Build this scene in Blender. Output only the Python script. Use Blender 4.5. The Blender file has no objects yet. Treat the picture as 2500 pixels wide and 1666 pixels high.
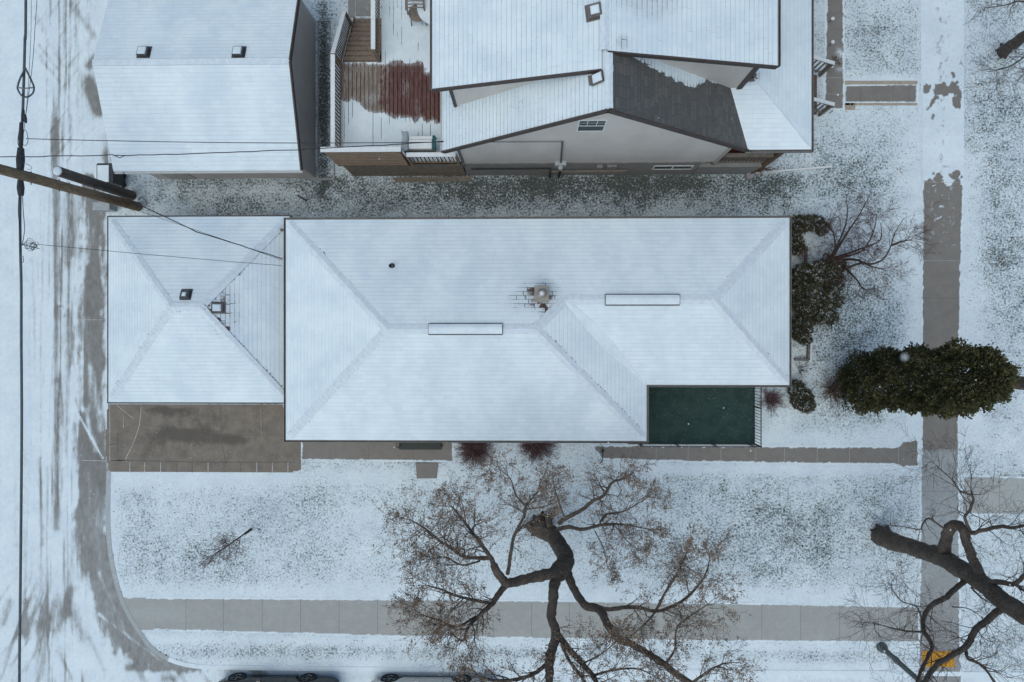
import bpy, math, random
import numpy as np
from mathutils import Vector, Matrix
R=math.radians
scene=bpy.context.scene
# ------------------------------------------------------------------ camera, sky, light
H=26.; F=1667.; T=R(1.2)
cam=bpy.data.cameras.new('camera'); camo=bpy.data.objects.new('camera',cam)
scene.collection.objects.link(camo); scene.camera=camo
camo.location=(0,0,H); camo.rotation_euler=(0,T,0)
cam.sensor_width=36; cam.lens=36*F/2500; cam.clip_end=500; cam.clip_start=.05
cam.dof.use_dof=True; cam.dof.focus_distance=25; cam.dof.aperture_fstop=2.8
w=bpy.data.worlds.new('World'); scene.world=w; w.use_nodes=True
wn=w.node_tree; bg=wn.nodes['Background']
sky=wn.nodes.new('ShaderNodeTexSky'); sky.sky_type='NISHITA'; sky.sun_disc=False
SUN_EL,SUN_AZ=R(70),R(215)
sky.sun_elevation=SUN_EL; sky.sun_rotation=SUN_AZ
sky.air_density=1.0; sky.dust_density=3.0
tint=wn.nodes.new('ShaderNodeMix'); tint.data_type='RGBA'; tint.blend_type='MULTIPLY'; tint.inputs[0].default_value=1; tint.inputs[7].default_value=(.965,1.10,1.055,1)   # greyer overcast sky
wn.links.new(sky.outputs[0],tint.inputs[6]); wn.links.new(tint.outputs[2],bg.inputs[0]); bg.inputs[1].default_value=.13
sl=bpy.data.lights.new('sun','SUN'); sl.energy=.7; sl.angle=R(60); sl.color=(1,1,.93)
so=bpy.data.objects.new('sun',sl); scene.collection.objects.link(so)
d=Vector((math.sin(SUN_AZ)*math.cos(SUN_EL),math.cos(SUN_AZ)*math.cos(SUN_EL),math.sin(SUN_EL)))
so.rotation_euler=d.to_track_quat('Z','Y').to_euler()
vs=scene.view_settings; vs.view_transform='Standard'; vs.look='None'; vs.gamma=1; vs.exposure=.0
cT,sT=math.cos(T),math.sin(T)
def P(px,py,z=0.):
    x=(px-1250)/F; y=-(py-833)/F
    t=(z-H)/(-x*sT-cT)
    return Vector(((x*cT-sT)*t,y*t,z))
def Qn(X,Y,Z):
    z=Z-H; x=X*cT-z*sT; zz=X*sT+z*cT
    return 1250+F*x/-zz, 833+F*Y/zz
# ------------------------------------------------------------------ object helpers
COL=scene.collection
def thing(name,label,cat,loc=(0,0,0),group=None):
    o=bpy.data.objects.new(name,None); COL.objects.link(o); o.location=loc; o.empty_display_size=.2
    o['label']=label; o['category']=cat
    if group: o['group']=group
    return o
def rootloc(p):
    while p.parent: p=p.parent
    return np.array(p.location)
class MB:
    def __init__(s): s.v=[]; s.f=[]; s.m=[]
    def add(s,vs,fs,mi=0):
        n=len(s.v); s.v.extend([tuple(v) for v in vs]); s.f.extend([tuple(i+n for i in f) for f in fs]); s.m.extend([mi]*len(fs)); return s
    def box(s,x0,y0,z0,x1,y1,z1,mi=0):
        vs=[(x,y,z) for z in (z0,z1) for y in (y0,y1) for x in (x0,x1)]
        return s.add(vs,[(0,2,3,1),(4,5,7,6),(0,1,5,4),(2,6,7,3),(0,4,6,2),(1,3,7,5)],mi)
    def obox(s,a,b,w,h,mi=0,up=(0,0,1)):   # bar from a to b, width w (sideways), height h
        a=Vector(a);b=Vector(b);d=(b-a).normalized();u=Vector(up)
        sd=d.cross(u)
        if sd.length<1e-4: sd=d.cross(Vector((1,0,0)))
        sd.normalize(); u=sd.cross(d).normalized()
        vs=[p+sd*i*w/2+u*j*h/2 for p in (a,b) for j in (-1,1) for i in (-1,1)]
        return s.add(vs,[(0,1,3,2),(4,6,7,5),(0,4,5,1),(2,3,7,6),(0,2,6,4),(1,5,7,3)],mi)
    def tube(s,pts,rad,n=8,mi=0,cap=True):
        pts=[Vector(p) for p in pts]
        if not hasattr(rad,'__len__'): rad=[rad]*len(pts)
        base=len(s.v); ref=None
        for i,p in enumerate(pts):
            d=(pts[min(i+1,len(pts)-1)]-pts[max(i-1,0)])
            if d.length<1e-6: d=Vector((0,0,1))
            d.normalize()
            if ref is None: ref=d.orthogonal()
            ref=(ref-d*ref.dot(d))
            if ref.length<1e-5: ref=d.orthogonal()
            ref.normalize()
            b=d.cross(ref)
            for k in range(n):
                a=2*math.pi*k/n
                q=p+(ref*math.cos(a)+b*math.sin(a))*rad[i]; s.v.append((q.x,q.y,q.z))
        for i in range(len(pts)-1):
            for k in range(n):
                k2=(k+1)%n; s.f.append((base+i*n+k,base+i*n+k2,base+(i+1)*n+k2,base+(i+1)*n+k)); s.m.append(mi)
        if cap:
            s.f.append(tuple(base+k for k in range(n))[::-1]); s.m.append(mi)
            s.f.append(tuple(base+(len(pts)-1)*n+k for k in range(n))); s.m.append(mi)
        return s
    def lathe(s,c,prof,n=24,mi=0):   # prof = [(r,z)]
        base=len(s.v)
        for r,z in prof:
            for k in range(n):
                a=2*math.pi*k/n; s.v.append((c[0]+r*math.cos(a),c[1]+r*math.sin(a),c[2]+z))
        for i in range(len(prof)-1):
            for k in range(n):
                k2=(k+1)%n; s.f.append((base+i*n+k,base+i*n+k2,base+(i+1)*n+k2,base+(i+1)*n+k)); s.m.append(mi)
        s.f.append(tuple(base+k for k in range(n))[::-1]); s.m.append(mi)
        s.f.append(tuple(base+(len(prof)-1)*n+k for k in range(n))); s.m.append(mi)
        return s
    def prism(s,poly,z0,z1,mi=0):
        n=len(poly); vs=[(p[0],p[1],z0) for p in poly]+[(p[0],p[1],z1) for p in poly]
        fs=[tuple(range(n))[::-1],tuple(range(n,2*n))]+[(i,(i+1)%n,n+(i+1)%n,n+i) for i in range(n)]
        return s.add(vs,fs,mi)
    def build(s,name,mats,parent=None,loc=None,smooth=False,attrs=None,uv=False,bevel=0):
        if not isinstance(mats,(list,tuple)): mats=[mats]
        v=np.array(s.v,dtype=float).reshape(-1,3)
        wv=v
        if parent is not None: v=v-rootloc(parent)
        elif loc is not None: v=v-np.array(loc)
        me=bpy.data.meshes.new(name); me.from_pydata(v.tolist(),[],s.f)
        for m in mats: me.materials.append(m)
        if len(mats)>1: me.polygons.foreach_set('material_index',s.m)
        if smooth: me.polygons.foreach_set('use_smooth',[True]*len(me.polygons))
        if attrs:
            for k,a in attrs.items():
                at=me.attributes.new(k,'FLOAT','POINT'); at.data.foreach_set('value',np.asarray(a,dtype=np.float32))
        if uv:
            l=me.uv_layers.new(name='UVMap'); 
            for p in me.polygons:
                n=p.normal; e=Vector((0,0,1)).cross(n)
                e=Vector((1,0,0)) if e.length<.02 else e.normalized()
                f=n.cross(e)
                for li in p.loop_indices:
                    c=Vector(wv[me.loops[li].vertex_index]); l.data[li].uv=(c.dot(e),c.dot(f))
        me.update()
        o=bpy.data.objects.new(name,me); COL.objects.link(o)
        if parent is not None: o.parent=parent
        elif loc is not None: o.location=loc
        if bevel:
            b=o.modifiers.new('b','BEVEL'); b.width=bevel; b.segments=2; b.limit_method='ANGLE'
        return o
def tag(o,label,cat,group=None,kind=None):
    if label: o['label']=label
    if cat: o['category']=cat
    if group: o['group']=group
    if kind: o['kind']=kind
    return o
def struct(o): o['kind']='structure'; return o
def copy_tree(o,parent=None):
    c=o.copy(); COL.objects.link(c); c.parent=parent
    for ch in [x for x in bpy.data.objects if x.parent==o]: copy_tree(ch,c)
    return c
# ------------------------------------------------------------------ numpy noise and masks (in plan)
rngp=np.random.RandomState(7); PERM=rngp.rand(256,256)
def vnoise(x,y):
    xi=np.floor(x).astype(int); yi=np.floor(y).astype(int); fx=x-xi; fy=y-yi
    fx=fx*fx*(3-2*fx); fy=fy*fy*(3-2*fy)
    g=lambda a,b: PERM[a%256,b%256]
    return (g(xi,yi)*(1-fx)+g(xi+1,yi)*fx)*(1-fy)+(g(xi,yi+1)*(1-fx)+g(xi+1,yi+1)*fx)*fy
def fbm(x,y,o=4):
    t=0;a=.5;s=0
    for i in range(o): t=t+a*vnoise(x*2**i+17.3*i,y*2**i+5.1*i); s+=a; a*=.5
    return t/s
def inpoly(x,y,poly):
    ins=np.zeros(x.shape,bool); n=len(poly)
    for i in range(n):
        x1,y1=poly[i]; x2,y2=poly[(i+1)%n]
        if y1==y2: continue
        c=((y1>y)!=(y2>y))&(x<(x2-x1)*(y-y1)/(y2-y1)+x1); ins^=c
    return ins
def dseg(x,y,x1,y1,x2,y2):
    dx,dy=x2-x1,y2-y1; t=np.clip(((x-x1)*dx+(y-y1)*dy)/max(dx*dx+dy*dy,1e-9),0,1)
    return np.hypot(x-x1-t*dx,y-y1-t*dy)
def dpoly(x,y,poly):
    d=np.full(x.shape,1e9)
    for i in range(len(poly)):
        a=poly[i]; b=poly[(i+1)%len(poly)]; d=np.minimum(d,dseg(x,y,a[0],a[1],b[0],b[1]))
    return d
def sstep(a,b,x):
    t=np.clip((x-a)/(b-a),0,1); return t*t*(3-2*t)
# ------------------------------------------------------------------ materials
class NT:
    def __init__(s,name,rough=.8):
        s.mat=bpy.data.materials.new(name); s.mat.use_nodes=True; s.t=s.mat.node_tree
        s.b=s.t.nodes['Principled BSDF']; s.b.inputs['Roughness'].default_value=rough
        s.b.inputs['Specular IOR Level'].default_value=.3
    def n(s,ty,**k):
        q=s.t.nodes.new(ty)
        for a,b in k.items(): setattr(q,a,b)
        return q
    def inp(s,sock,v):
        if hasattr(v,'is_output'): s.t.links.new(v,sock)
        elif v is not None:
            if isinstance(v,tuple) and len(v)==3 and len(sock.default_value)==4: v=(*v,1)
            sock.default_value=v
    def coord(s): return s.n('ShaderNodeNewGeometry').outputs['Position']
    def uv(s): return s.n('ShaderNodeUVMap').outputs[0]
    def scalev(s,v,sc):
        q=s.n('ShaderNodeMapping'); s.inp(q.inputs[0],v); q.inputs['Scale'].default_value=sc; return q.outputs[0]
    def noise(s,scale,detail=3,rough=.55,v=None,dist=0):
        q=s.n('ShaderNodeTexNoise'); s.inp(q.inputs['Vector'],v if v is not None else s.coord())
        q.inputs['Scale'].default_value=scale; q.inputs['Detail'].default_value=detail; q.inputs['Roughness'].default_value=rough
        q.inputs['Distortion'].default_value=dist; return q.outputs['Fac']
    def math(s,op,a,b=None,c=None,clamp=False):
        q=s.n('ShaderNodeMath',operation=op,use_clamp=clamp); s.inp(q.inputs[0],a)
        if b is not None: s.inp(q.inputs[1],b)
        if c is not None: s.inp(q.inputs[2],c)
        return q.outputs[0]
    def step(s,v,a,b,lo=0.,hi=1.):
        q=s.n('ShaderNodeMapRange',interpolation_type='SMOOTHSTEP'); s.inp(q.inputs[0],v)
        s.inp(q.inputs[1],a); s.inp(q.inputs[2],b); q.inputs[3].default_value=lo; q.inputs[4].default_value=hi
        return q.outputs[0]
    def mix(s,f,a,b):
        q=s.n('ShaderNodeMix',data_type='RGBA'); s.inp(q.inputs[0],f); s.inp(q.inputs[6],a); s.inp(q.inputs[7],b); return q.outputs[2]
    def attr(s,name): return s.n('ShaderNodeAttribute',attribute_name=name).outputs['Fac']
    def sep(s,v):
        q=s.n('ShaderNodeSeparateXYZ'); s.inp(q.inputs[0],v); return q.outputs
    def color(s,c): s.inp(s.b.inputs['Base Color'],c)
    def bump(s,h,strength=.3,dist=.02):
        q=s.n('ShaderNodeBump'); q.inputs['Strength'].default_value=strength; q.inputs['Distance'].default_value=dist
        s.inp(q.inputs['Height'],h); s.t.links.new(q.outputs[0],s.b.inputs['Normal'])
SNOW=(.74,.81,.86); SNOW2=(.64,.715,.785)
def simple(name,c1,c2=None,scale=6,rough=.7,metal=0,bump=0,stretch=None,spec=.3):
    t=NT(name,rough); t.b.inputs['Metallic'].default_value=metal; t.b.inputs['Specular IOR Level'].default_value=spec
    if c2 is None: c2=tuple(x*.8 for x in c1)
    v=t.coord()
    if stretch: v=t.scalev(v,stretch)
    n=t.noise(scale,5,.6,v); t.color(t.mix(t.step(n,.3,.7),c1,c2))
    if bump: t.bump(n,bump,.01)
    return t.mat
def snowcol(t):
    n1=t.noise(.9,4,.6); n2=t.noise(7,4,.6)
    return t.mix(t.step(t.math('ADD',t.math('MULTIPLY',n1,.6),t.math('MULTIPLY',n2,.4)),.35,.65),SNOW,SNOW2)
def mat_snow():
    t=NT('snow',.65); t.color(snowcol(t)); t.bump(t.noise(14,5,.6),.35,.03); return t.mat
def mat_lawn():
    t=NT('snowy_lawn',.8); a=t.attr('bare')
    n=t.noise(13,6,.72,dist=.35); n2=t.noise(42,2,.6,dist=.6); n3=t.noise(2.6,5,.65)
    s_=t.math('ADD',t.math('MULTIPLY',n,.66),t.math('MULTIPLY',n2,.34))
    thr=t.math('ADD',t.math('MULTIPLY',a,-.30),.715)     # more bare ground, lower threshold
    thr=t.math('ADD',thr,t.math('MULTIPLY',t.math('SUBTRACT',.5,n3),.20))
    m=t.step(t.math('SUBTRACT',s_,thr),-.03,.045)
    frost=t.step(t.math('SUBTRACT',s_,thr),-.17,.04)
    grass=t.mix(t.step(t.noise(5,3,.6),.35,.65),(.05,.057,.042),(.08,.072,.056))
    grass=t.mix(t.step(t.noise(40,2,.5),.4,.65),grass,(.022,.03,.022))
    grass=t.mix(t.step(t.noise(17,5,.8),.44,.60),(.014,.024,.014),grass); grass=t.mix(t.math('MULTIPLY',t.step(t.noise(30,3,.8),.60,.68),.6),grass,(.34,.37,.38))
    c=t.mix(t.math('MULTIPLY',frost,.58),snowcol(t),(.33,.40,.43))
    c=t.mix(t.math('MULTIPLY',m,.90),c,grass); t.color(c)
    t.bump(t.math('ADD',t.math('MULTIPLY',m,-1.),t.noise(30,4,.6)),.5,.03); return t.mat
def mat_path(name,c1,c2,dust=(.45,.5,.54)):
    """concrete with attributes snow (full cover) and dust (thin film)"""
    t=NT(name,.75); sn=t.attr('snow'); du=t.attr('dust')
    n=t.noise(3,5,.65); nf=t.noise(45,3,.6); base=t.mix(t.step(n,.3,.7),c1,c2)
    base=t.mix(t.math('MULTIPLY',t.step(nf,.35,.7),.30),base,tuple(x*.6 for x in c1))
    nd=t.noise(9,5,.7)
    base=t.mix(t.math('MULTIPLY',du,t.step(nd,.2,.8,.45,1.)),base,dust)
    sp=t.step(t.noise(55,2,.5),.70,.76); base=t.mix(t.math('MULTIPLY',sp,.55),base,SNOW2)
    e=t.math('ADD',sn,t.math('MULTIPLY',t.math('SUBTRACT',t.noise(7,8,.72),.5),.85))
    e=t.math('ADD',e,t.math('MULTIPLY',t.math('SUBTRACT',t.noise(60,2,.6),.5),.30))
    base=t.mix(t.math('MULTIPLY',t.step(e,.10,.50),.45),base,(.44,.49,.53)); base=t.mix(t.step(e,.34,.72),base,snowcol(t)); t.color(base); t.bump(t.math('ADD',t.step(e,.34,.72),t.math('MULTIPLY',nf,.2)),.5,.02)
    return t.mat
def mat_alley():
    t=NT('alley_paving',.75); sn=t.attr('snow'); du=t.attr('dust'); P_=t.coord()
    n=t.noise(3,5,.65); base=t.mix(t.step(n,.3,.7),(.225,.212,.198),(.16,.15,.142))
    base=t.mix(t.math('MULTIPLY',t.step(t.noise(50,3,.6),.35,.7),.35),base,(.11,.10,.095))
    base=t.mix(t.math('MULTIPLY',du,t.step(t.noise(5,6,.7,t.scalev(P_,(1.6,.5,1))),.25,.75,.3,1.)),base,(.43,.455,.475))
    st=t.noise(16,4,.65,t.scalev(P_,(2.2,.22,1))); g=t.noise(75,2,.6); m=t.noise(6,6,.7,t.scalev(P_,(1,.45,1)))
    e=t.math('ADD',sn,t.math('MULTIPLY',t.math('SUBTRACT',g,.5),.75)); e=t.math('ADD',e,t.math('MULTIPLY',t.math('SUBTRACT',m,.5),.60)); e=t.math('ADD',e,t.math('MULTIPLY',t.math('SUBTRACT',st,.5),.55))
    c=t.mix(t.step(e,.10,.84),base,snowcol(t)); t.color(c); t.bump(t.math('ADD',t.step(e,.2,.8),t.math('MULTIPLY',g,.3)),.4,.02); return t.mat
def mat_roof(name,bare_col,blobs=(),line=.5,attr=False,bcol2=None,frost=.25,gap=.55,lk=.45,lc=(.36,.40,.46)):
    t=NT(name,.75); uv=t.uv(); u,v,_=t.sep(uv)
    pos=t.coord()
    fr=t.math('FRACT',t.math('DIVIDE',v,.143))
    row=t.math('FLOOR',t.math('DIVIDE',v,.143))
    wob=t.math('MULTIPLY',t.noise(4,2,.5),.10)
    ln=t.math('SUBTRACT',1.,t.step(t.math('ADD',fr,t.math('MULTIPLY',t.math('SUBTRACT',t.noise(9,2),.5),.12)),.03,.13))
    # tabs
    ur=t.math('ADD',t.math('DIVIDE',u,.31),t.math('MULTIPLY',t.math('SINE',t.math('MULTIPLY',row,91.7)),3.1))
    cb=t.math('LESS_THAN',t.math('FRACT',ur),.06)
    wn_=t.n('ShaderNodeTexWhiteNoise',noise_dimensions='2D'); cmb=t.n('ShaderNodeCombineXYZ')
    t.inp(cmb.inputs[0],t.math('FLOOR',ur)); t.inp(cmb.inputs[1],row); t.t.links.new(cmb.outputs[0],wn_.inputs[0]); cell=wn_.outputs[0]
    big=t.noise(.55,3,.6); mid=t.noise(2.2,4,.6)
    b=None
    for (bx,by,rx,ry,k) in blobs:
        m=t.n('ShaderNodeMapping'); m.inputs['Location'].default_value=(-bx/rx,-by/ry,0); m.inputs['Scale'].default_value=(1/rx,1/ry,0)
        t.inp(m.inputs[0],pos); L=t.n('ShaderNodeVectorMath',operation='LENGTH'); t.t.links.new(m.outputs[0],L.inputs[0])
        g=t.math('MULTIPLY',t.math('SUBTRACT',1.,t.step(L.outputs['Value'],.15,1.)),k)
        b=g if b is None else t.math('MAXIMUM',b,g)
    if attr: b=t.attr('bare')
    if b is None: b=t.math('MULTIPLY',big,0.)
    # share of snow missing: grows with blob, course line, tab and noise
    x=t.math('ADD',b,t.math('MULTIPLY',ln,t.math('MULTIPLY_ADD',mid,gap,-.02)))
    x=t.math('ADD',x,t.math('MULTIPLY',t.math('MULTIPLY',cb,b),.35))
    x=t.math('ADD',x,t.math('MULTIPLY',t.math('SUBTRACT',cell,.5),t.math('MULTIPLY',b,.5)))
    x=t.math('ADD',x,t.math('MULTIPLY',t.math('SUBTRACT',t.noise(12,4,.65),.5),.25))
    gone=t.step(x,.50,.64)
    thin=t.math('MULTIPLY',ln,t.math('MULTIPLY',t.step(big,.30,.62,.35,1.),line))
    thin=t.math('MAXIMUM',thin,t.math('MULTIPLY',t.step(b,.05,.5),frost))
    thin=t.math('ADD',thin,t.math('MULTIPLY',t.math('MULTIPLY',cb,t.step(mid,.4,.7)),line*.35),clamp=True)
    n1=t.noise(.8,4,.55,t.scalev(uv,(1,.6,1)))
    sc=t.mix(t.step(t.math('ADD',t.math('MULTIPLY',n1,.75),t.math('MULTIPLY',cell,.10)),.25,.62),(.76,.83,.875),(.635,.715,.79))
    sc=t.mix(thin,sc,lc)
    bc2=bcol2 or tuple(q*1.5 for q in bare_col)
    bc=t.mix(cell,bare_col,bc2); bc=t.mix(t.math('MAXIMUM',ln,cb),bc,tuple(q*lk for q in bare_col))
    bc=t.mix(t.math('MULTIPLY',t.step(t.noise(60,2),.5,.8),.4),bc,tuple(q*2 for q in bare_col))
    t.color(t.mix(gone,sc,bc))
    t.bump(t.math('ADD',t.math('MULTIPLY',fr,-.35),t.math('ADD',t.math('MULTIPLY',gone,-.8),t.math('MULTIPLY',t.noise(20,4),.25))),.45,.02)
    return t.mat
def mat_carpet():
    t=NT('green_carpet',.95); n=t.noise(2.2,5,.6); c=t.mix(t.step(n,.3,.7),(.030,.062,.055),(.018,.042,.038)); c=t.mix(t.math('MULTIPLY',t.step(t.noise(70,2,.6),.4,.7),.5),c,(.045,.075,.07))
    c=t.mix(t.math('MULTIPLY',t.step(t.noise(38,2,.5),.69,.74),.8),c,SNOW2); t.color(c); t.bump(t.noise(90,2),.5,.01); return t.mat
def mat_siding(name,col,pitch=.115,bumpk=.6,axis=2,dk=.72):
    t=NT(name,.6); s_=t.sep(t.coord())[axis]; fr=t.math('FRACT',t.math('DIVIDE',s_,pitch))
    ln=t.math('SUBTRACT',1.,t.step(fr,.0,.16)); n=t.noise(1.2,4,.6,t.scalev(t.coord(),(1,1,.4)))
    c=t.mix(t.step(n,.3,.7),col,tuple(x*.88 for x in col)); c=t.mix(ln,c,tuple(x*dk for x in col)); t.color(c); t.bump(fr,bumpk,.015); return t.mat
def mat_deck():
    t=NT('deck_boards',.7); sn=t.attr('snow'); rd=t.attr('red')
    g=t.noise(3,6,.65,t.scalev(t.coord(),(9,1.2,1))); x,y,z=t.sep(t.coord())
    wood=t.mix(t.step(g,.3,.7),(.15,.11,.09),(.30,.25,.22)); red=t.mix(t.step(g,.35,.65),(.085,.034,.030),(.155,.082,.070))
    wn_=t.n('ShaderNodeTexWhiteNoise',noise_dimensions='1D'); t.inp(wn_.inputs['W'],t.math('FLOOR',t.math('DIVIDE',x,.1465)))
    wd=t.math('ADD',rd,t.math('MULTIPLY',t.math('SUBTRACT',t.noise(2.5,4,.65),.5),1.2))
    wd=t.math('ADD',wd,t.math('MULTIPLY',t.math('SUBTRACT',wn_.outputs[0],.5),.5))
    c=t.mix(t.step(wd,.35,.65),wood,red)
    e=t.math('ADD',sn,t.math('MULTIPLY',t.math('SUBTRACT',t.noise(9,5,.7,t.scalev(t.coord(),(2.2,.8,1))),.5),.85))
    c=t.mix(t.math('MULTIPLY',t.step(e,.15,.45),.38),c,(.45,.47,.5))
    c=t.mix(t.step(e,.48,.56),c,snowcol(t)); t.color(c); t.bump(t.step(e,.48,.56),.4,.02); return t.mat
def mat_leaf(name,cs,hi=None):
    t=NT(name,.75); a=t.attr('rnd'); r=t.n('ShaderNodeValToRGB'); t.t.links.new(a,r.inputs[0])
    el=r.color_ramp.elements
    while len(el)<len(cs): el.new(.5)
    for i,c in enumerate(cs): el[i].position=i/(len(cs)-1); el[i].color=(*c,1)
    t.color(r.outputs[0]); return t.mat
def mat_bark(name,c1,c2,sc=(1,1,1)):
    t=NT(name,.9); n=t.noise(22,6,.7,dist=.6); n2=t.noise(3,3)
    n=t.math('ADD',t.math('MULTIPLY',n,.6),t.math('MULTIPLY',t.noise(60,3,.7),.4)); c=t.mix(t.step(n,.38,.62),c1,c2); c=t.mix(t.math('MULTIPLY',t.step(n2,.4,.7),.4),c,tuple(x*1.5 for x in c2))
    nz=t.sep(t.n('ShaderNodeNewGeometry').outputs['Normal'])[2]
    sn=t.math('MULTIPLY',t.step(nz,.55,.95),t.step(t.noise(26,4,.7),.60,.70)); c=t.mix(t.math('MULTIPLY',sn,.45),c,SNOW2)
    t.color(c); t.bump(n,.9,.03); return t.mat
M={}
M['snow']=mat_snow(); M['lawn']=mat_lawn()
M['path']=mat_path('concrete_path',(.225,.20,.18),(.19,.17,.155))
M['walk']=mat_path('light_concrete_walk',(.36,.345,.32),(.30,.295,.28),(.46,.50,.52))
M['drive']=mat_path('driveway_concrete',(.23,.185,.145),(.165,.135,.11))
M['alley']=mat_alley()
M['curb']=mat_path('curb_concrete',(.32,.31,.29),(.26,.25,.24))
M['joint']=simple('joint_dirt',(.09,.085,.075),(.16,.15,.14),20)
M['jointsnow']=simple('joint_snow',(.55,.57,.6),(.3,.29,.28),14)
M['fascia']=simple('fascia_brown',(.085,.065,.06),(.06,.048,.045))
M['fascia_w']=simple('fascia_beige',(.42,.40,.37))
M['gutter']=simple('gutter_grey',(.25,.235,.23),(.17,.16,.155),5,.45)
M['gutterd']=simple('gutter_brown',(.12,.10,.095),(.17,.15,.14),5,.45)
M['white']=simple('white_paint',(.74,.75,.76),(.66,.67,.69),8,.5)
M['beige']=mat_siding('beige_siding',(.69,.625,.575))
M['beige2']=mat_siding('grey_brown_siding',(.60,.55,.525),.10)
M['brick']=simple('tan_brick',(.32,.22,.16),(.25,.17,.125),15)
M['found']=simple('painted_foundation',(.27,.26,.255),(.22,.215,.21),4,bump=.2)
M['woodl']=simple('cedar_slats',(.30,.215,.15),(.20,.14,.10),5,.7,stretch=(1,1,8))
M['woodd']=simple('brown_stain_wood',(.17,.105,.065),(.12,.075,.05),6,.7)
M['woodg']=simple('weathered_wood',(.24,.205,.175),(.16,.135,.115),6,.8)
M['iron']=simple('black_iron',(.02,.02,.022),(.035,.035,.04),10,.5)
M['glass']=simple('window_glass',(.03,.045,.045),(.05,.07,.07),1,.12,spec=.6)
M['cable']=simple('cable_black',(.022,.025,.03),(.04,.04,.05),10,.6)
M['cableg']=simple('cable_grey',(.10,.115,.13),(.07,.08,.09),10,.6)
M['metal']=simple('grey_metal',(.20,.20,.20),(.14,.14,.14),6,.4,.4)
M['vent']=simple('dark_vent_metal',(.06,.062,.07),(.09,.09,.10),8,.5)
M['deck']=mat_deck()
M['turf']=mat_carpet()
M['reddeck']=simple('red_deck',(.14,.02,.02),(.09,.015,.015),8)
M['pole']=simple('utility_pole_wood',(.25,.17,.105),(.12,.08,.055),7,.9,bump=.6,stretch=(3,3,.5))
M['pole2']=simple('old_pole_wood',(.14,.115,.10),(.07,.055,.05),7,.9,bump=.6,stretch=(3,3,.5))
M['bark']=mat_bark('tree_bark',(.032,.025,.021),(.125,.098,.082))
M['twig']=simple('twig_bark',(.075,.055,.05),(.045,.035,.034),5,.9)
M['twigl']=simple('light_twig_bark',(.13,.10,.085),(.08,.062,.055),5,.9)
M['twigr']=simple('reddish_twig',(.10,.055,.05),(.06,.035,.035),5,.9)
M['deadleaf']=mat_leaf('dead_leaves',[(.13,.08,.05),(.24,.165,.115),(.33,.25,.185),(.17,.115,.085)])
M['berry']=mat_leaf('barberry_leaves',[(.075,.03,.035),(.14,.055,.06),(.21,.12,.12),(.30,.25,.25)])
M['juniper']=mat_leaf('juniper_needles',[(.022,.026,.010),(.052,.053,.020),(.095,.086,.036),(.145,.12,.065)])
M['yew']=mat_leaf('yew_needles',[(.03,.034,.02),(.075,.078,.04),(.13,.105,.08),(.5,.53,.56)])
M['yellow']=simple('yellow_pad',(.62,.30,.03),(.46,.22,.03),8,.8)
M['tyre']=simple('tyre_rubber',(.02,.02,.022),(.03,.03,.03),10,.8)
M['rim']=simple('alloy_rim',(.30,.30,.31),(.2,.2,.21),8,.35,.6)
M['carblack']=simple('dark_car_paint',(.02,.021,.024),(.03,.03,.033),3,.25,spec=.6)
M['carwhite']=simple('cream_car_paint',(.62,.59,.54),(.56,.53,.49),3,.3,spec=.5)
M['plastic']=simple('dark_plastic',(.025,.025,.027),(.04,.04,.04),6,.6)
M['teal']=simple('teal_plastic',(.02,.11,.12),(.015,.07,.08),6,.5)
M['cloth']=simple('grey_cover',(.42,.45,.48),(.30,.33,.36),4,.7)
M['bin']=simple('dark_grey_bin',(.05,.055,.06),(.035,.037,.04),8,.6)
M['lamp']=simple('lamp_pole_paint',(.13,.16,.16),(.10,.12,.125),6,.5)
M['timber']=simple('bed_timber',(.09,.08,.075),(.2,.2,.2),10)
M['stoneb']=simple('tan_border_stone',(.42,.36,.29),(.33,.28,.23),9,.9)
M['litter']=simple('leaf_litter',(.12,.08,.06),(.08,.055,.045),9)
M['door']=simple('door_paint',(.25,.06,.05))
M['flake']=simple('snowflake',(.85,.88,.92))
M['utilbox']=simple('utility_box_grey',(.30,.33,.35),(.4,.42,.44),6)
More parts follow.
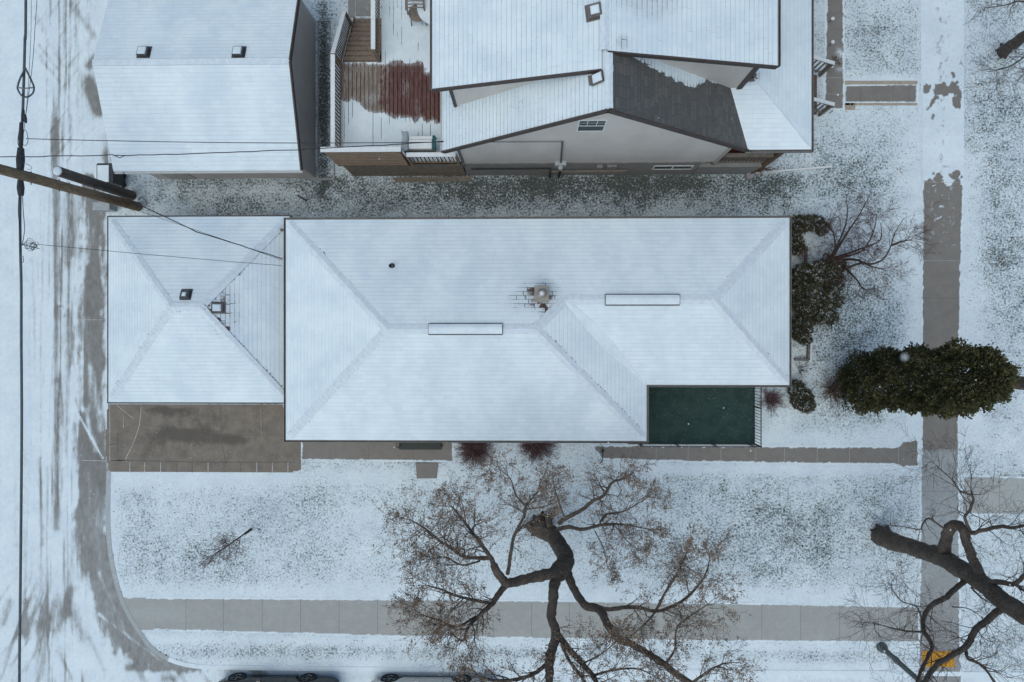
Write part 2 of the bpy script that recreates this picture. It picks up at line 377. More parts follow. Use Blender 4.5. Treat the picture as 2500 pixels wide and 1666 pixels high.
# ------------------------------------------------------------------ ground
def gridmesh(name,x0,x1,y0,y1,res,z,mat,attrs,keep=None,zfn=None,extra=None,mats=None,poly=None):
    nx=int(math.ceil((x1-x0)/res)); ny=int(math.ceil((y1-y0)/res))
    X,Y=np.meshgrid(np.linspace(x0,x1,nx+1),np.linspace(y0,y1,ny+1))
    px,py=Qn(X,Y,0*X)
    Z=np.full(X.shape,z) if zfn is None else zfn(px,py,X,Y)
    idx=np.arange((nx+1)*(ny+1)).reshape(ny+1,nx+1)
    f=np.stack([idx[:-1,:-1],idx[:-1,1:],idx[1:,1:],idx[1:,:-1]],-1).reshape(-1,4)
    if keep is not None:
        k=keep(px,py); kc=(k[:-1,:-1]&k[:-1,1:]&k[1:,1:]&k[1:,:-1]).reshape(-1); f=f[kc]
    vals={a:fn(px,py).reshape(-1) for a,fn in attrs.items()}
    used=np.unique(f); mp=np.full(idx.size,-1); mp[used]=np.arange(len(used)); f=mp[f]
    V=np.stack([X.reshape(-1),Y.reshape(-1),Z.reshape(-1)],-1)[used]
    vals={a:v[used] for a,v in vals.items()}
    mb=MB(); mb.v=[tuple(v) for v in V.tolist()]; mb.f=[tuple(q) for q in f.tolist()]; mb.m=[0]*len(mb.f)
    mt=[mat]
    if extra:
        n0=len(mb.v)
        for (pts,w_,mi,zz) in extra:          # strips along pixel polylines
            for a,b in zip(pts[:-1],pts[1:]):
                A=P(*a,zz); B=P(*b,zz); d_=(B-A); d_.z=0; s_=Vector((-d_.y,d_.x,0)).normalized()*w_/2
                mb.add([A-s_,B-s_,B+s_,A+s_],[(0,1,2,3)],mi)
        mt=[mat]+mats
        for a in vals: vals[a]=np.concatenate([vals[a],np.zeros(len(mb.v)-n0)])
    return struct(mb.build(name,mt,attrs=vals,smooth=True))
CURB=[(262,1150),(262,1300),(276,1400),(300,1478),(335,1540),(372,1588),(420,1616),(480,1630),(560,1633),(900,1637),(1600,1642),(2700,1652)]
def curbline(px): # y of the kerb at px
    return np.interp(px,[c[0] for c in CURB[3:]],[c[1] for c in CURB[3:]])
LAWNPOLY=[(262,-300),(262,1150)]+CURB+[(2900,1652),(2900,-300)]
B_=[ # bare blobs: cx,cy,rx,ry,value
 (1450,455,420,60,.62),(1480,440,260,34,.25),(900,480,420,60,.36),(1750,470,120,60,.25),(560,500,150,60,.22),(400,450,120,50,-.12),(1300,480,1100,55,.22),
 (790,230,16,210,.75),(765,20,60,60,.15),(2150,90,90,100,.28),(2150,300,120,120,-.05),(2440,300,140,300,.18),(2430,600,130,260,.16),(2480,80,60,60,.1),
 (2100,440,80,90,.12),(2020,420,150,60,.12),(2140,790,150,190,.20),(2045,920,110,140,.30),(2120,1010,60,40,.1),(2050,680,80,80,.25),(1900,470,80,60,.3),
 (2050,1260,280,120,.20),(1850,1240,300,140,.12),(1750,1340,250,90,.10),(2050,1430,120,60,.10),(1500,1300,300,120,.08),(2000,1340,180,110,.10),
 (430,1330,200,90,.22),(650,1280,120,120,.15),(800,1160,250,60,.16),(900,1270,200,130,.06),(2440,1180,80,60,.25),(2420,1600,200,90,.1),(2420,1360,120,60,.05),
 (1100,1590,900,30,.20),(2050,1590,150,35,.25),(590,1600,120,25,.2),(2000,850,60,80,.1),(1700,440,300,18,.25),(560,440,260,18,.35),(1035,1150,60,40,.3),(2440,620,90,300,.15),(1080,440,180,16,.15)]
def bare(px,py):
    v=np.full(px.shape,.40)
    for cx,cy,rx,ry,k in B_: v=v+k*(.50 if 400<cy<520 and rx>=100 and cx<1900 else (1. if cx==790 else .62))*np.exp(-((px-cx)/rx)**2-((py-cy)/ry)**2)
    for (a,b,c,d_,w_) in [(2240,270,2240,1140,34),(2365,400,2365,1040,34),(262,1165,1100,1165,26),(262,1445,2250,1460,22),(310,1560,2250,1582,12),(1480,1145,2190,1145,14),(1870,1075,2240,1072,22),(268,1170,272,1440,22),(470,1618,2240,1632,12),(2062,190,2240,190,10)]:
        v=v-.30*np.exp(-(dseg(px,py,a,b,c,d_)/w_)**2)
    v=v+.36*(fbm(px/110,py/90,5)-.5)+.22*(fbm(px/30+9,py/26,4)-.5)
    return np.clip(v,-.1,1.)
gridmesh('lawn',-16.9,21.5,-13.6,15.6,.11,0.,M['lawn'],{'bare':bare},keep=lambda x,y:inpoly(x,y,LAWNPOLY))
gs=MB(); gs.add([(-260,-260,-.20),(260,-260,-.20),(260,260,-.20),(-260,260,-.20)],[(0,1,2,3)]); struct(gs.build('ground',M['lawn'],attrs={'bare':[.2]*4}))
# alley and street, one continuous roadway
def adarks(px,py):
    """snow cover of the alley: 1 = full snow, 0 = bare"""
    n=fbm(px/60,py/240); n2=fbm(px/14,py/90); nn=fbm(px/9,py/55,5); n4=fbm(px/16,py/16,5)
    s=np.full(px.shape,.90)+.18*(n-.5)
    wet=[(252,430),(250,1000),(262,1160),(262,1300),(278,1405),(300,1470),(345,1540),(380,1590),(430,1620),(500,1634),(440,1640),(330,1628),(285,1590),(258,1530),(225,1460),(198,1380),(188,1290),(185,1150),(196,900),(192,800),(200,640),(208,560),(196,470),(210,430)]
    dd=dpoly(px,py,wet); ins=inpoly(px,py,wet); sd=np.where(ins,dd,-dd)
    s=s-.95*sstep(-16,16,sd+34*(nn-.5)+16*(n4-.5))
    strk=[(138,450,138,930,5,.42),(138,930,136,1290,9,.55),(165,470,163,640,16,.40),(185,460,180,620,10,.36),(165,760,166,1160,7,.30),(150,600,150,1250,22,.16),(182,1300,160,1500,10,.3),(140,1540,175,1440,10,.5),(178,1500,200,1560,16,.42),(60,1520,55,1550,16,.5),(62,1470,60,1545,9,.48),(22,1470,4,1520,10,.42),(100,1490,96,1530,22,.30),(150,1470,120,1530,20,.3),(95,1120,104,1330,5,.34),
      (160,1640,130,1540,4,.25),(60,1640,105,1545,5,.25),(170,1660,135,1590,5,.3),(20,1630,70,1560,4,.3),(250,1640,215,1560,5,.25),(95,110,140,170,5,.3),(100,150,145,200,4,.26),(175,10,230,90,9,.28),(170,0,172,160,4,.30),(88,40,150,160,7,.2),(85,120,130,180,5,.22),(135,290,140,370,5,.25),(172,280,172,380,4,.28),(310,1634,470,1634,9,.75),(400,1660,420,1660,10,.6),(215,200,245,260,18,.8),(215,160,232,140,10,.7),(225,225,238,270,16,.85),(260,380,270,430,14,.5),(90,1340,110,1440,12,.10),(200,330,240,310,5,.15),
      (0,1600,80,1500,5,.2),(30,1666,90,1590,4,.2),(70,60,72,640,3,.12),(255,330,262,420,10,.22)]
    for (a,b,c,e,w_,k) in strk:
        s=s-k*np.exp(-(dseg(px,py,a,b,c,e)/w_)**2)*(.45+.9*n2)
    # fine wheel tracks running along the alley and fanning out at its mouth
    lx=px+.10*(py-600)*sstep(1200,1700,py)*0
    tr=fbm(px/3.2,py/170,3); tr2=fbm(px/7.,py/420+3,2)
    s=s-.85*np.clip(tr-.54,0,1)*2.2*np.exp(-((px-150)/60)**2)-.6*np.clip(tr2-.55,0,1)*2*np.exp(-((px-120)/90)**2)
    ang=np.arctan2(px-150,1150-py+1e-6*0+0.); rad=np.hypot(px-165,py-1250)
    fan=fbm(np.arctan2(px-165,py-1230)*26+7,rad/150,3)
    s=s-1.2*np.clip(fan-.52,0,1)*sstep(1380,1500,py)*1.6
    bl=fbm(px/34+3,py/44+8,4); s=s-.55*np.clip(bl-.50,0,1)*2*np.exp(-((px-110)/110)**2-((py-1495)/40)**2)
    dg=fbm((px+py*.8)/9+2,(px-py*.8)/120,3); s=s-.45*np.clip(dg-.53,0,1)*2*(py<420)*np.exp(-((px-150)/75)**2)
    s=s-.10*np.clip(fbm(px/45,py/200+5)-.45,0,1)*2
    # powder back over the wet strip
    for (a,b,c,e,w_,k) in [(205,470,200,1000,5,.55),(183,1000,250,1120,2.2,.9),(215,780,222,1000,10,.38),(222,900,245,1050,9,.5),(206,1000,232,1100,9,.6),(215,1160,240,1400,18,.34),(215,640,225,560,8,.4),(240,1400,330,1600,5,.4),(235,1200,250,1300,12,.3),(240,1500,400,1625,4,.5),(172,900,165,1200,6,.4)]:
        s=s+k*np.exp(-(dseg(px,py,a,b,c,e)/w_)**2)*(.3+1.1*nn)
    r=np.hypot(px-146,py-762); s=s-.30*np.exp(-((r-14)/3)**2)*(nn>.48)-.35*np.exp(-((px-138)/7)**2-((py-762)/10)**2)
    s=np.where(py>1636,s-.05,s)
    return np.clip(s,0,1)
def adust(px,py):
    return np.clip(.30*fbm(px/30,py/120)+.55*sstep(1150,1320,py)*fbm(px/40,py/60)+.1,0,.8)
def az(px,py,X,Y):
    edge=np.where(px<420,0,1)*0
    return -.03-.09*sstep(1500,1640,py)
def akeep(px,py):
    return ~inpoly(px,py,[(x+14,y-14) for x,y in LAWNPOLY[2:-2]]+[(2900,1638),(2900,1100),(276,1100)])&((px<300)|(py>1100))
gridmesh('alley',-24,21.5,-19,15.6,.055,0,M['alley'],{'snow':adarks,'dust':adust},keep=lambda x,y:akeep(x,y)&((x<700)|(y>1690)),zfn=az,
   extra=[([(118,1053),(250,1053)],.02,1,-.012),([(118,783),(252,783)],.02,1,-.012)],mats=[M['jointsnow']]) if False else None
gridmesh('alley',-24,-8.6,-13.6,15.6,.055,0,M['alley'],{'snow':adarks,'dust':adust},keep=akeep,zfn=az,extra=[([(190,781),(252,781)],.022,1,-.02),([(200,1124),(262,1126)],.03,1,-.02)],mats=[M['jointsnow']])
def strsnow(px,py): 
    return np.clip(.9-.25*fbm(px/120,py/12)+0*px,0,1)
gridmesh('street',-8.6,21.5,-13.6,-12.2,.06,0,M['alley'],{'snow':strsnow,'dust':adust},keep=lambda x,y:y>curbline(x)-5,zfn=lambda a,b,X,Y:np.full(X.shape,-.12))
s2=MB(); s2.add([(-24,-22,-.12),(21.5,-22,-.12),(21.5,-13.6,-.12),(-24,-13.6,-.12)],[(0,1,2,3)]); struct(s2.build('street',M['snow']))
# kerb
cb=MB(); cp=[P(x,y,0) for x,y in CURB]
def dense(pts,n=6):
    out=[]
    for i in range(len(pts)-1):
        p0=pts[max(i-1,0)];p1=pts[i];p2=pts[i+1];p3=pts[min(i+2,len(pts)-1)]
        for k in range(n):
            t=k/n
            out.append(.5*((2*p1)+(p2-p0)*t+(2*p0-5*p1+4*p2-p3)*t*t+(3*p1-p0-3*p2+p3)*t*t*t))
    out.append(pts[-1]); return out
cp=dense(cp,8); L_=[];
for i,p in enumerate(cp):
    d_=(cp[min(i+1,len(cp)-1)]-cp[max(i-1,0)]).normalized(); s_=Vector((-d_.y,d_.x,0))
    a=p-s_*.04; b=p+s_*.13
    L_+= [(a.x,a.y,-.2),(a.x,a.y,.010),(b.x,b.y,.014),(b.x,b.y,-.2)]
cb.v=L_
for i in range(len(cp)-1):
    for k in range(3): cb.f.append((i*4+k,i*4+k+1,i*4+k+5,i*4+k+4)); cb.m.append(0)
nc=len(L_); sv=[.85 if (i//4)>46 else (.05 if (i//4)>18 else .35) for i in range(nc)]
struct(cb.build('curb',M['curb'],attrs={'snow':sv,'dust':[.7]*nc}))
# paths
def pathsheet(name,poly,z,mat,res=.05,rag=8,base=None,dust=None,joints=(),jm=1,jw=.011,ragfn=None):
    xs=[P(x,y,0) for x,y in poly]
    x0=min(p.x for p in xs);x1=max(p.x for p in xs);y0=min(p.y for p in xs);y1=max(p.y for p in xs)
    def sn(px,py):
        dd=dpoly(px,py,poly); n=fbm(px/9,py/9)
        s=(1-sstep(0,1,(dd-rag*(n*1.5-.25))/4))*(sstep(0,1,(dpoly(px,py,CURB[:6])-12)/6) if poly[0]==(288,1458) else 1)
        if base: s=np.maximum(s,base(px,py))
        return s
    du=dust if dust else (lambda px,py:.12*fbm(px/50,py/50))
    ex=[([a,b],jw,k,z+.003) for a,b,k in joints]
    return gridmesh(name,x0,x1,y0,y1,res,z,mat,{'snow':sn,'dust':du},keep=lambda x,y:inpoly(x,y,poly)|(dpoly(x,y,poly)<1.5),extra=ex or None,mats=[M['joint'],M['jointsnow']])
# main walk down the east side
def mwbase(px,py):
    n=fbm(px/16,py/16); n3=fbm(px/26,py/11)
    cover=1-sstep(0,1,(py-438+70*(n-.5)+30*(n3-.5))/10)
    hole=np.zeros(px.shape)
    for cx,cy,rx,ry in [(2330,215,22,26),(2335,250,16,24),(2262,215,14,20),(2268,265,18,22),(2300,220,24,26),(2330,185,10,10),(2265,445,16,14),(2335,430,14,20),(2280,420,9,10)]:
        hole=np.maximum(hole,np.exp(-((px-cx)/rx)**2-((py-cy)/ry)**2))
    nn=fbm(px/20+4,py/22,5); nm=fbm(px/8+4,py/8,4)
    k=np.clip(cover-1.1*sstep(.42,.78,hole*.9+1.3*(nn-.5)*(hole>.05)+.7*(nm-.5)*(hole>.05)),0,1)
    k=k-.50*cover*np.exp(-((px-2300)/30)**2)*sstep(.52,.68,fbm(px/7,py/11,4))
    spots=(fbm(px/7+40,py/9)>.66)&(py<600)&(py>440)
    k=np.maximum(k,np.where(spots,.62,0)*np.exp(-((px-2300)/34)**2))
    return k
MW=[(2248,-250),(2250,450),(2247,1100),(2240,1666),(2238,1700),(2352,1700),(2346,1560),(2342,1100),(2342,880),(2353,450),(2352,-250)]
def mwdust(px,py): return .10*fbm(px/40,py/40)+.72*sstep(1098,1102,py)*(1-.35*fbm(px/70,py/70))*(1-.4*sstep(1300,1600,py))
pathsheet('sidewalk',MW,.010,M['path'],rag=5,base=mwbase,dust=mwdust,joints=[((2250,445),(2352,446),2),((2249,636),(2346,637),2),((2248,728),(2344,729),1),((2246,1016),(2340,1016),2),((2245,1098),(2342,1099),2),((2242,1200),(2340,1200),1),((2242,1330),(2340,1330),1)])
pathsheet('sidewalk',[(288,1458),(1000,1462),(1700,1470),(2250,1480),(2246,1570),(1700,1566),(1000,1556),(334,1538),(306,1495)],.006,M['walk'],rag=4,
   dust=lambda px,py:np.clip(.34+.25*(fbm(px/60,py/60)-.5)+.25*np.exp(-((px-400)/90)**2-((py-1500)/20)**2),0,1),
   joints=[((x,1459+(x-300)*.011),(x,1543+(x-300)*.013),1) for x in (454,545,640,734,828,922,1016,1110,1204,1298,1390,1484,1578,1672,1766,1860,1955,2050,2145)])
pathsheet('sidewalk',[(2352,1160),(2600,1166),(2600,1262),(2346,1256)],.008,M['walk'],rag=4,dust=lambda px,py:.6+.2*(fbm(px/40,py/40)-.5),joints=[((2440,1162),(2440,1258),1)])
pathsheet('garden_path',[(1440,1086),(2120,1089),(2190,1090),(2202,1076),(2243,1072),(2244,1142),(2200,1142),(2185,1136),(2000,1134),(1600,1128),(1470,1122)],.007,M['path'],rag=5,
   joints=[((x,1090),(x,1132),2) for x in (1602,1680,1760,1845,1915,1995,2074)]+[((2194,1090),(2194,1140),2)])
pathsheet('garden_path',[(735,1075),(1108,1075),(1108,1128),(735,1124)],.007,M['path'],rag=3,joints=[((820,1086),(820,1124),1),((900,1086),(900,1126),1),((1010,1098),(1010,1126),1)])
pathsheet('front_walk',[(2020,-250),(2062,-250),(2062,268),(2010,270),(2012,160)],.007,M['path'],rag=5,joints=[((2020,32),(2062,33),1),((2020,72),(2062,72),1),((2015,150),(2062,151),2),((2015,190),(2062,190),2),((2015,230),(2062,230),2)],
   base=lambda px,py:.62*np.exp(-((px-2050)/14)**2-((py-130)/16)**2)+.55*np.exp(-((px-2050)/12)**2-((py-170)/8)**2))
pathsheet('front_walk',[(2062,208),(2243,205),(2243,252),(2062,252)],.009,M['path'],rag=2,joints=[((x,208),(x,252),1) for x in (2101,2139,2180,2219)],
   base=lambda px,py:sstep(2232,2240,px+6*(fbm(px/6,py/6)-.5)))
for (x0,y0,x1,y1) in [(2062,198,2240,207),(2062,252,2240,258),(2063,252,2088,269)]:
    b=MB(); n=int((x1-x0)/25)+1
    for i in range(n):
        a=P(x0+(x1-x0)*i/n,y1,0); c=P(x0+(x1-x0)*(i+1)/n-.8,y0,0); b.box(a.x,a.y,-.02,c.x,c.y,.022)
    struct(b.build('path_border',M['stoneb'],bevel=.006))
def stain(px,py):
    v=.12*fbm(px/30,py/30)
    return v
DR=[(262,985),(690,985),(735,1075),(738,1150),(700,1157),(265,1153),(255,1100)]
md=NT('driveway_slabs',.7)
def mat_drive():
    t=NT('driveway_slabs',.65); a=t.attr('snow'); st=t.attr('stain'); n=t.noise(2.2,6,.65); nf=t.noise(40,3,.6)
    c=t.mix(t.step(n,.3,.7),(.255,.215,.178),(.165,.14,.12)); c=t.mix(t.math('MULTIPLY',t.step(nf,.35,.65),.5),c,(.10,.088,.076)); c=t.mix(t.math('MULTIPLY',t.step(t.noise(90,2),.5,.7),.3),c,(.32,.29,.26))
    c=t.mix(t.math('MULTIPLY',t.step(t.math('ADD',st,t.math('MULTIPLY',t.math('SUBTRACT',n,.5),1.3)),.15,.85),.8),c,(.085,.073,.064))
    sp=t.step(t.noise(55,2,.5),.71,.76); c=t.mix(t.math('MULTIPLY',sp,.5),c,SNOW2)
    e=t.math('ADD',a,t.math('MULTIPLY',t.math('SUBTRACT',t.noise(13,4,.65),.5),.5)); c=t.mix(t.step(e,.42,.6),c,snowcol(t)); t.color(c); t.bump(nf,.3,.01); return t.mat
M['drive']=mat_drive()
def dstain(px,py):
    v=np.zeros(px.shape)
    for cx,cy,rx,ry,k in [(440,1060,80,22,.9),(500,1068,60,14,.7),(580,1075,40,12,.9),(430,1010,70,14,.6),(510,1025,40,20,.5),(370,1085,30,25,.5),(620,1050,60,10,.3),(480,1110,60,16,.35),(400,1000,60,8,.6)]:
        v=v+k*np.exp(-((px-cx)/rx)**2-((py-cy)/ry)**2)
    return np.clip(v,0,1)
xs=[P(x,y,0) for x,y in DR]
crk=lambda pts,k,w_=.02:(pts,w_,k,.012)
gridmesh('driveway',min(p.x for p in xs),max(p.x for p in xs),min(p.y for p in xs),max(p.y for p in xs)+.0,.05,.008,M['drive'],
  {'snow':lambda px,py:(1-sstep(0,5,np.abs(1160-py)-6*(fbm(px/9,py/9)-.2)))*.9+sstep(700,745,px)*sstep(1140,1152,py)*.8,'stain':dstain},keep=lambda x,y:inpoly(x,y,DR),
  extra=[crk([(268,985),(268,1125)],2,.02),crk([(345,993),(340,1040),(333,1062),(322,1090),(306,1122)],2,.022),crk([(270,1124),(420,1127),(500,1129),(600,1129),(720,1129)],1,.035),crk([(272,1123),(310,1126)],2,.03),
   crk([(538,990),(540,1050),(538,1070),(546,1105),(552,1130)],1,.03),crk([(355,1038),(420,1046),(470,1049),(540,1061),(600,1063),(690,1062)],1,.018),crk([(285,990),(325,1022)],2,.018),crk([(301,1020),(301,1045)],2,.02),crk([(636,1000),(638,1060)],2,.01),crk([(408,1095),(404,1124)],1,.016),crk([(680,1090),(674,1124)],1,.014),
   crk([(287,1056),(287,1104)],1,.035),crk([(265,1087),(286,1084)],1,.035),crk([(712,1126),(712,1128)],2,.02)]+
   [crk([(x,1129),(x,1154)],k,.028) for x,k in ((317,2),(353,2),(392,2),(432,1),(469,1),(508,2),(547,1),(587,1),(627,2),(665,2),(703,2))],mats=[M['joint'],M['jointsnow']])
b=MB(); b.prism([(p.x,p.y) for p in (P(1015,1130),P(1070,1130),P(1066,1168),P(1018,1168))],-.02,.05); tag(b.build('stepping_stone',M['path'],bevel=.01,loc=P(1042,1150),attrs={'snow':[0]*8,'dust':[.05]*8}),'square dark concrete stepping slab beside the south walkway','paving slab')
# yellow tactile pad
b=MB(); a=P(2251,1628); c=P(2330,1590); b.box(a.x,a.y,.0,c.x,c.y,.022)
for i in range(16):
    for j in range(8):
        b.lathe((a.x+(i+.5)*(c.x-a.x)/16,a.y+(j+.5)*(c.y-a.y)/8,.022),[(.012,0),(.008,.006)],6)
tag(b.build('tactile_pad',M['yellow'],loc=((a.x+c.x)/2,(a.y+c.y)/2,0)),'yellow ribbed warning pad at the kerb end of the sidewalk','tactile paving')
# ------------------------------------------------------------------ roofs and buildings
def roofmesh(polys,t,name,mats,parent,attrs=None):
    mb=MB(); key={}
    def vid(p):
        k=tuple(round(c,4) for c in p)
        if k not in key: key[k]=len(mb.v); mb.v.append(tuple(p))
        return key[k]
    tops=[tuple(vid(p) for p in poly) for poly in polys]; n=len(mb.v)
    mb.v+= [(x,y,z-t) for x,y,z in mb.v]
    E={}
    for f in tops:
        for i in range(len(f)):
            e=(f[i],f[(i+1)%len(f)]); E[e]=E.get(e,0)+1
    for f in tops: mb.f.append(f); mb.m.append(0)
    for f in tops: mb.f.append(tuple(i+n for i in f)[::-1]); mb.m.append(1)
    for (a,b) in E:
        if (b,a) not in E: mb.f.append((a,a+n,b+n,b)); mb.m.append(1)
    return mb.build(name,mats,parent,uv=True)
def ccw(poly):
    p=[Vector(q) for q in poly]; n=Vector((0,0,0))
    for i in range(1,len(p)-1): n+=(p[i]-p[0]).cross(p[i+1]-p[0])
    return poly if n.z>0 else poly[::-1]
def sweep(poly,z,prof,name,mats,parent,closed=True,zs=None,out=-1):
    """prof: (offset outward, dz, ...) closed outline; poly CCW"""
    n=len(poly); mb=MB(); P2=[Vector((p[0],p[1])) for p in poly]
    nrm=[]
    for i in range(n):
        def ed(a,b):
            d=(P2[b]-P2[a]).normalized(); return Vector((d.y,-d.x))
        if closed or 0<i<n-1: a,b=ed((i-1)%n,i),ed(i,(i+1)%n)
        elif i==0: a=b=ed(0,1)
        else: a=b=ed(n-2,n-1)
        m=(a+b); m=m/(m.dot(a)) if m.length>1e-6 else a
        nrm.append(m)
    k=len(prof)
    for i in range(n):
        zz=z if zs is None else zs[i]
        for (o,dz) in prof: q=P2[i]+nrm[i]*o; mb.v.append((q.x,q.y,zz+dz))
    for i in range(n if closed else n-1):
        j=(i+1)%n
        for a in range(k):
            c=(a+1)%k; mb.f.append((i*k+a,j*k+a,j*k+c,i*k+c)); mb.m.append(0)
    if not closed: mb.f.append(tuple(range(k))); mb.m.append(0); mb.f.append(tuple((n-1)*k+a for a in range(k))[::-1]); mb.m.append(0)
    return mb.build(name,mats,parent)
GUT=[(0,.0),(0,-.12),(.08,-.12),(.08,.0),(.070,.0),(.070,-.09),(.012,-.09),(.012,0)]
def cap(name,a,b,parent,w_=.155,h=.022,mat=None,shadow_gaps=0,gs=1):
    """ridge or hip cap: short overlapping shingles along a line"""
    a=Vector(a);b=Vector(b)
    if abs(b.z-a.z)>1: b=b+(a-b).normalized()*.2
    d=(b-a);L=d.length;d.normalize(); s_=d.cross(Vector((0,0,1))).normalized(); mb=MB()
    n=max(1,int(L/.15)); drop=w_*.33
    for i in range(n):
        p=a+d*(L*i/n); q=a+d*(L*(i+1)/n+.02)
        jj=random.uniform(-.006,.006)
        vs=[]
        for r,lift in ((p,h),(q,h*.45)):
            vs+= [r-s_*(w_+jj)+Vector((0,0,lift-drop)), r+Vector((0,0,lift)), r+s_*(w_+jj)+Vector((0,0,lift-drop))]
        vs+=[v-Vector((0,0,h)) for v in vs]
        mb.add(vs,[(0,1,4,3),(1,2,5,4),(6,9,10,7),(7,10,11,8),(0,3,9,6),(2,8,11,5),(0,6,7,1),(1,7,8,2),(3,4,10,9),(4,5,11,10)])
    # shade under the cap edge, painted as dark shingle-gap triangles on one side
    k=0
    for i in range(int(L/.11)*(1 if shadow_gaps else 0)):
        if random.random()>shadow_gaps: continue
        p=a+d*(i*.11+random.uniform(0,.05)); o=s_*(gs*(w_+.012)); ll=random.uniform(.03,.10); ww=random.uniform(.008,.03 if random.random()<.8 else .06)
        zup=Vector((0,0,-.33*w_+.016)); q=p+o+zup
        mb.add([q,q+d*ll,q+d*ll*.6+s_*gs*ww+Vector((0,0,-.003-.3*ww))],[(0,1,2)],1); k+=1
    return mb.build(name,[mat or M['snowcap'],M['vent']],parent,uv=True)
def wallring(poly,z0,z1,t,name,mat,parent):
    """wall as closed band with thickness, poly CCW outer"""
    n=len(poly); P2=[Vector(p) for p in poly]; inn=[]
    for i in range(n):
        def ed(a,b):
            d=(P2[b]-P2[a]).normalized(); return Vector((-d.y,d.x))
        a,b=ed((i-1)%n,i),ed(i,(i+1)%n); m=(a+b); m=m/m.dot(a); inn.append(P2[i]+m*t)
    mb=MB(); vs=[(p.x,p.y,z) for z in (z0,z1) for p in P2]+[(p.x,p.y,z) for z in (z0,z1) for p in inn]
    fs=[]
    for i in range(n):
        j=(i+1)%n
        fs+=[(i,j,n+j,n+i),(2*n+j,2*n+i,3*n+i,3*n+j),(n+i,n+j,3*n+j,3*n+i),(j,i,2*n+i,2*n+j)]
    mb.add(vs,fs); return mb.build(name,mat,parent)
def window(parent,c,n,w_,h,grid=(0,0),frame='white',name='window',split=None):
    """c centre on wall, n outward 2D normal"""
    n=Vector((n[0],n[1],0)); s_=Vector((-n.y,n.x,0)); c=Vector(c); f=MB(); ft=.04
    def bar(u0,v0,u1,v1,d0,d1,mb):
        vs=[c+s_*u+Vector((0,0,v))+n*d for d in (d0,d1) for v in (v0,v1) for u in (u0,u1)]
        mb.add(vs,[(0,2,3,1),(4,5,7,6),(0,1,5,4),(2,6,7,3),(0,4,6,2),(1,3,7,5)])
    bar(-w_/2,-h/2,w_/2,-h/2+ft,-.02,.02,f);bar(-w_/2,h/2-ft,w_/2,h/2,-.02,.02,f)
    bar(-w_/2,-h/2+ft,-w_/2+ft,h/2-ft,-.02,.02,f);bar(w_/2-ft,-h/2+ft,w_/2,h/2-ft,-.02,.02,f)
    if split=='h': bar(-w_/2+ft,-.022,w_/2-ft,.022,-.01,.016,f)
    if split=='v': bar(-.022,-h/2+ft,.022,h/2-ft,-.01,.016,f)
    fo=f.build(name,M[frame],parent)
    g=MB(); bar(-w_/2+ft,-h/2+ft,w_/2-ft,h/2-ft,-.015,.008,g); g.build('pane',M['glass'],fo)
    if grid!=(0,0):
        g=MB(); y0=.03 if split=='h' else -h/2+ft
        for i in range(1,grid[0]): u=-w_/2+w_*i/grid[0]; bar(u-.009,y0,u+.009,h/2-ft,.008,.012,g)
        for i in range(1,grid[1]): v=y0+(h/2-ft-y0)*i/grid[1]; bar(-w_/2+ft,v-.009,w_/2-ft,v+.009,.0085,.0115,g)
        g.build('muntin',M[frame],fo)
    return fo
def downspout(parent,x,y,z0,z1,mat='gutter',dx=0,dy=0,kick=(0,0)):
    mb=MB(); mb.obox((x,y,z0+.15),(x,y,z1),.06,.08,up=(0,1,0)); mb.obox((x,y,z0+.17),(x+kick[0],y+kick[1],z0+.06),.08,.06)
    return mb.build('downspout',M[mat],parent)
def mat_cap():
    t=NT('snowy_ridge_cap',.7); n=t.noise(7,4,.6); c=t.mix(t.step(n,.3,.7),(.60,.665,.735),(.70,.76,.82)); c=t.mix(t.math('MULTIPLY',t.step(t.noise(16,3,.6),.66,.74),.35),c,(.35,.38,.43)); t.color(c); t.bump(n,.3,.01); return t.mat
M['snowcap']=mat_cap()
# ---- the long hip-roofed house in the middle
X0,X1,XN=-8.17,8.80,4.04; Y0,Y1,YN=-3.36,4.12,-1.47; E0=2.95; PT=.375
dA=(Y1-Y0)/2; dB=(Y1-YN)/2; yA=(Y1+Y0)/2; yB=(Y1+YN)/2; zA=E0+dA*PT; zB=E0+dB*PT
A_l=(X0+dA,yA,zA); A_r=(XN-dA,yA,zA); B_l=(XN-dB,yB,zB); B_r=(X1-dB,yB,zB)
NW=(X0,Y1,E0);SW=(X0,Y0,E0);SA=(XN,Y0,E0);NO=(XN,YN,E0);SE=(X1,YN,E0);NE=(X1,Y1,E0)
ch=P(1322,720,3.9)
M['roof_main']=mat_roof('snowy_brown_shingles',(.075,.045,.04),[(ch.x-.1,ch.y,1.15,1.0,.58),(ch.x+.05,ch.y-.42,.34,.34,.70),(ch.x+.02,ch.y+.05,.48,.50,.66),(ch.x-.6,ch.y-.2,1.2,.7,.42),(ch.x+.1,ch.y+1.2,1.,.8,.25)],line=.5)
house=thing('house','long single storey house with snow covered hip roof in the middle','house',(0,0,0))
R_=roofmesh([ccw(p) for p in ([NW,A_l,A_r,B_l,B_r,NE],[NW,SW,A_l],[SW,SA,A_r,A_l],[SA,NO,B_l,A_r],[NO,SE,B_r,B_l],[SE,NE,B_r])],.13,'roof',[M['roof_main'],M['fascia']],house)
ring=[(X0,Y0),(XN,Y0),(XN,YN),(X1,YN),(X1,Y1),(X0,Y1)]
sweep(ring,E0-.005,GUT,'gutter',M['gutter'],house)
inset=.42
wr=[(X0+inset,Y0+inset),(XN-inset,Y0+inset),(XN-inset,YN+inset),(X1-inset,YN+inset),(X1-inset,Y1-inset),(X0+inset,Y1-inset)]
wallring(wr,-.1,E0-.10,.25,'wall',M['brick'],house)
b=MB()
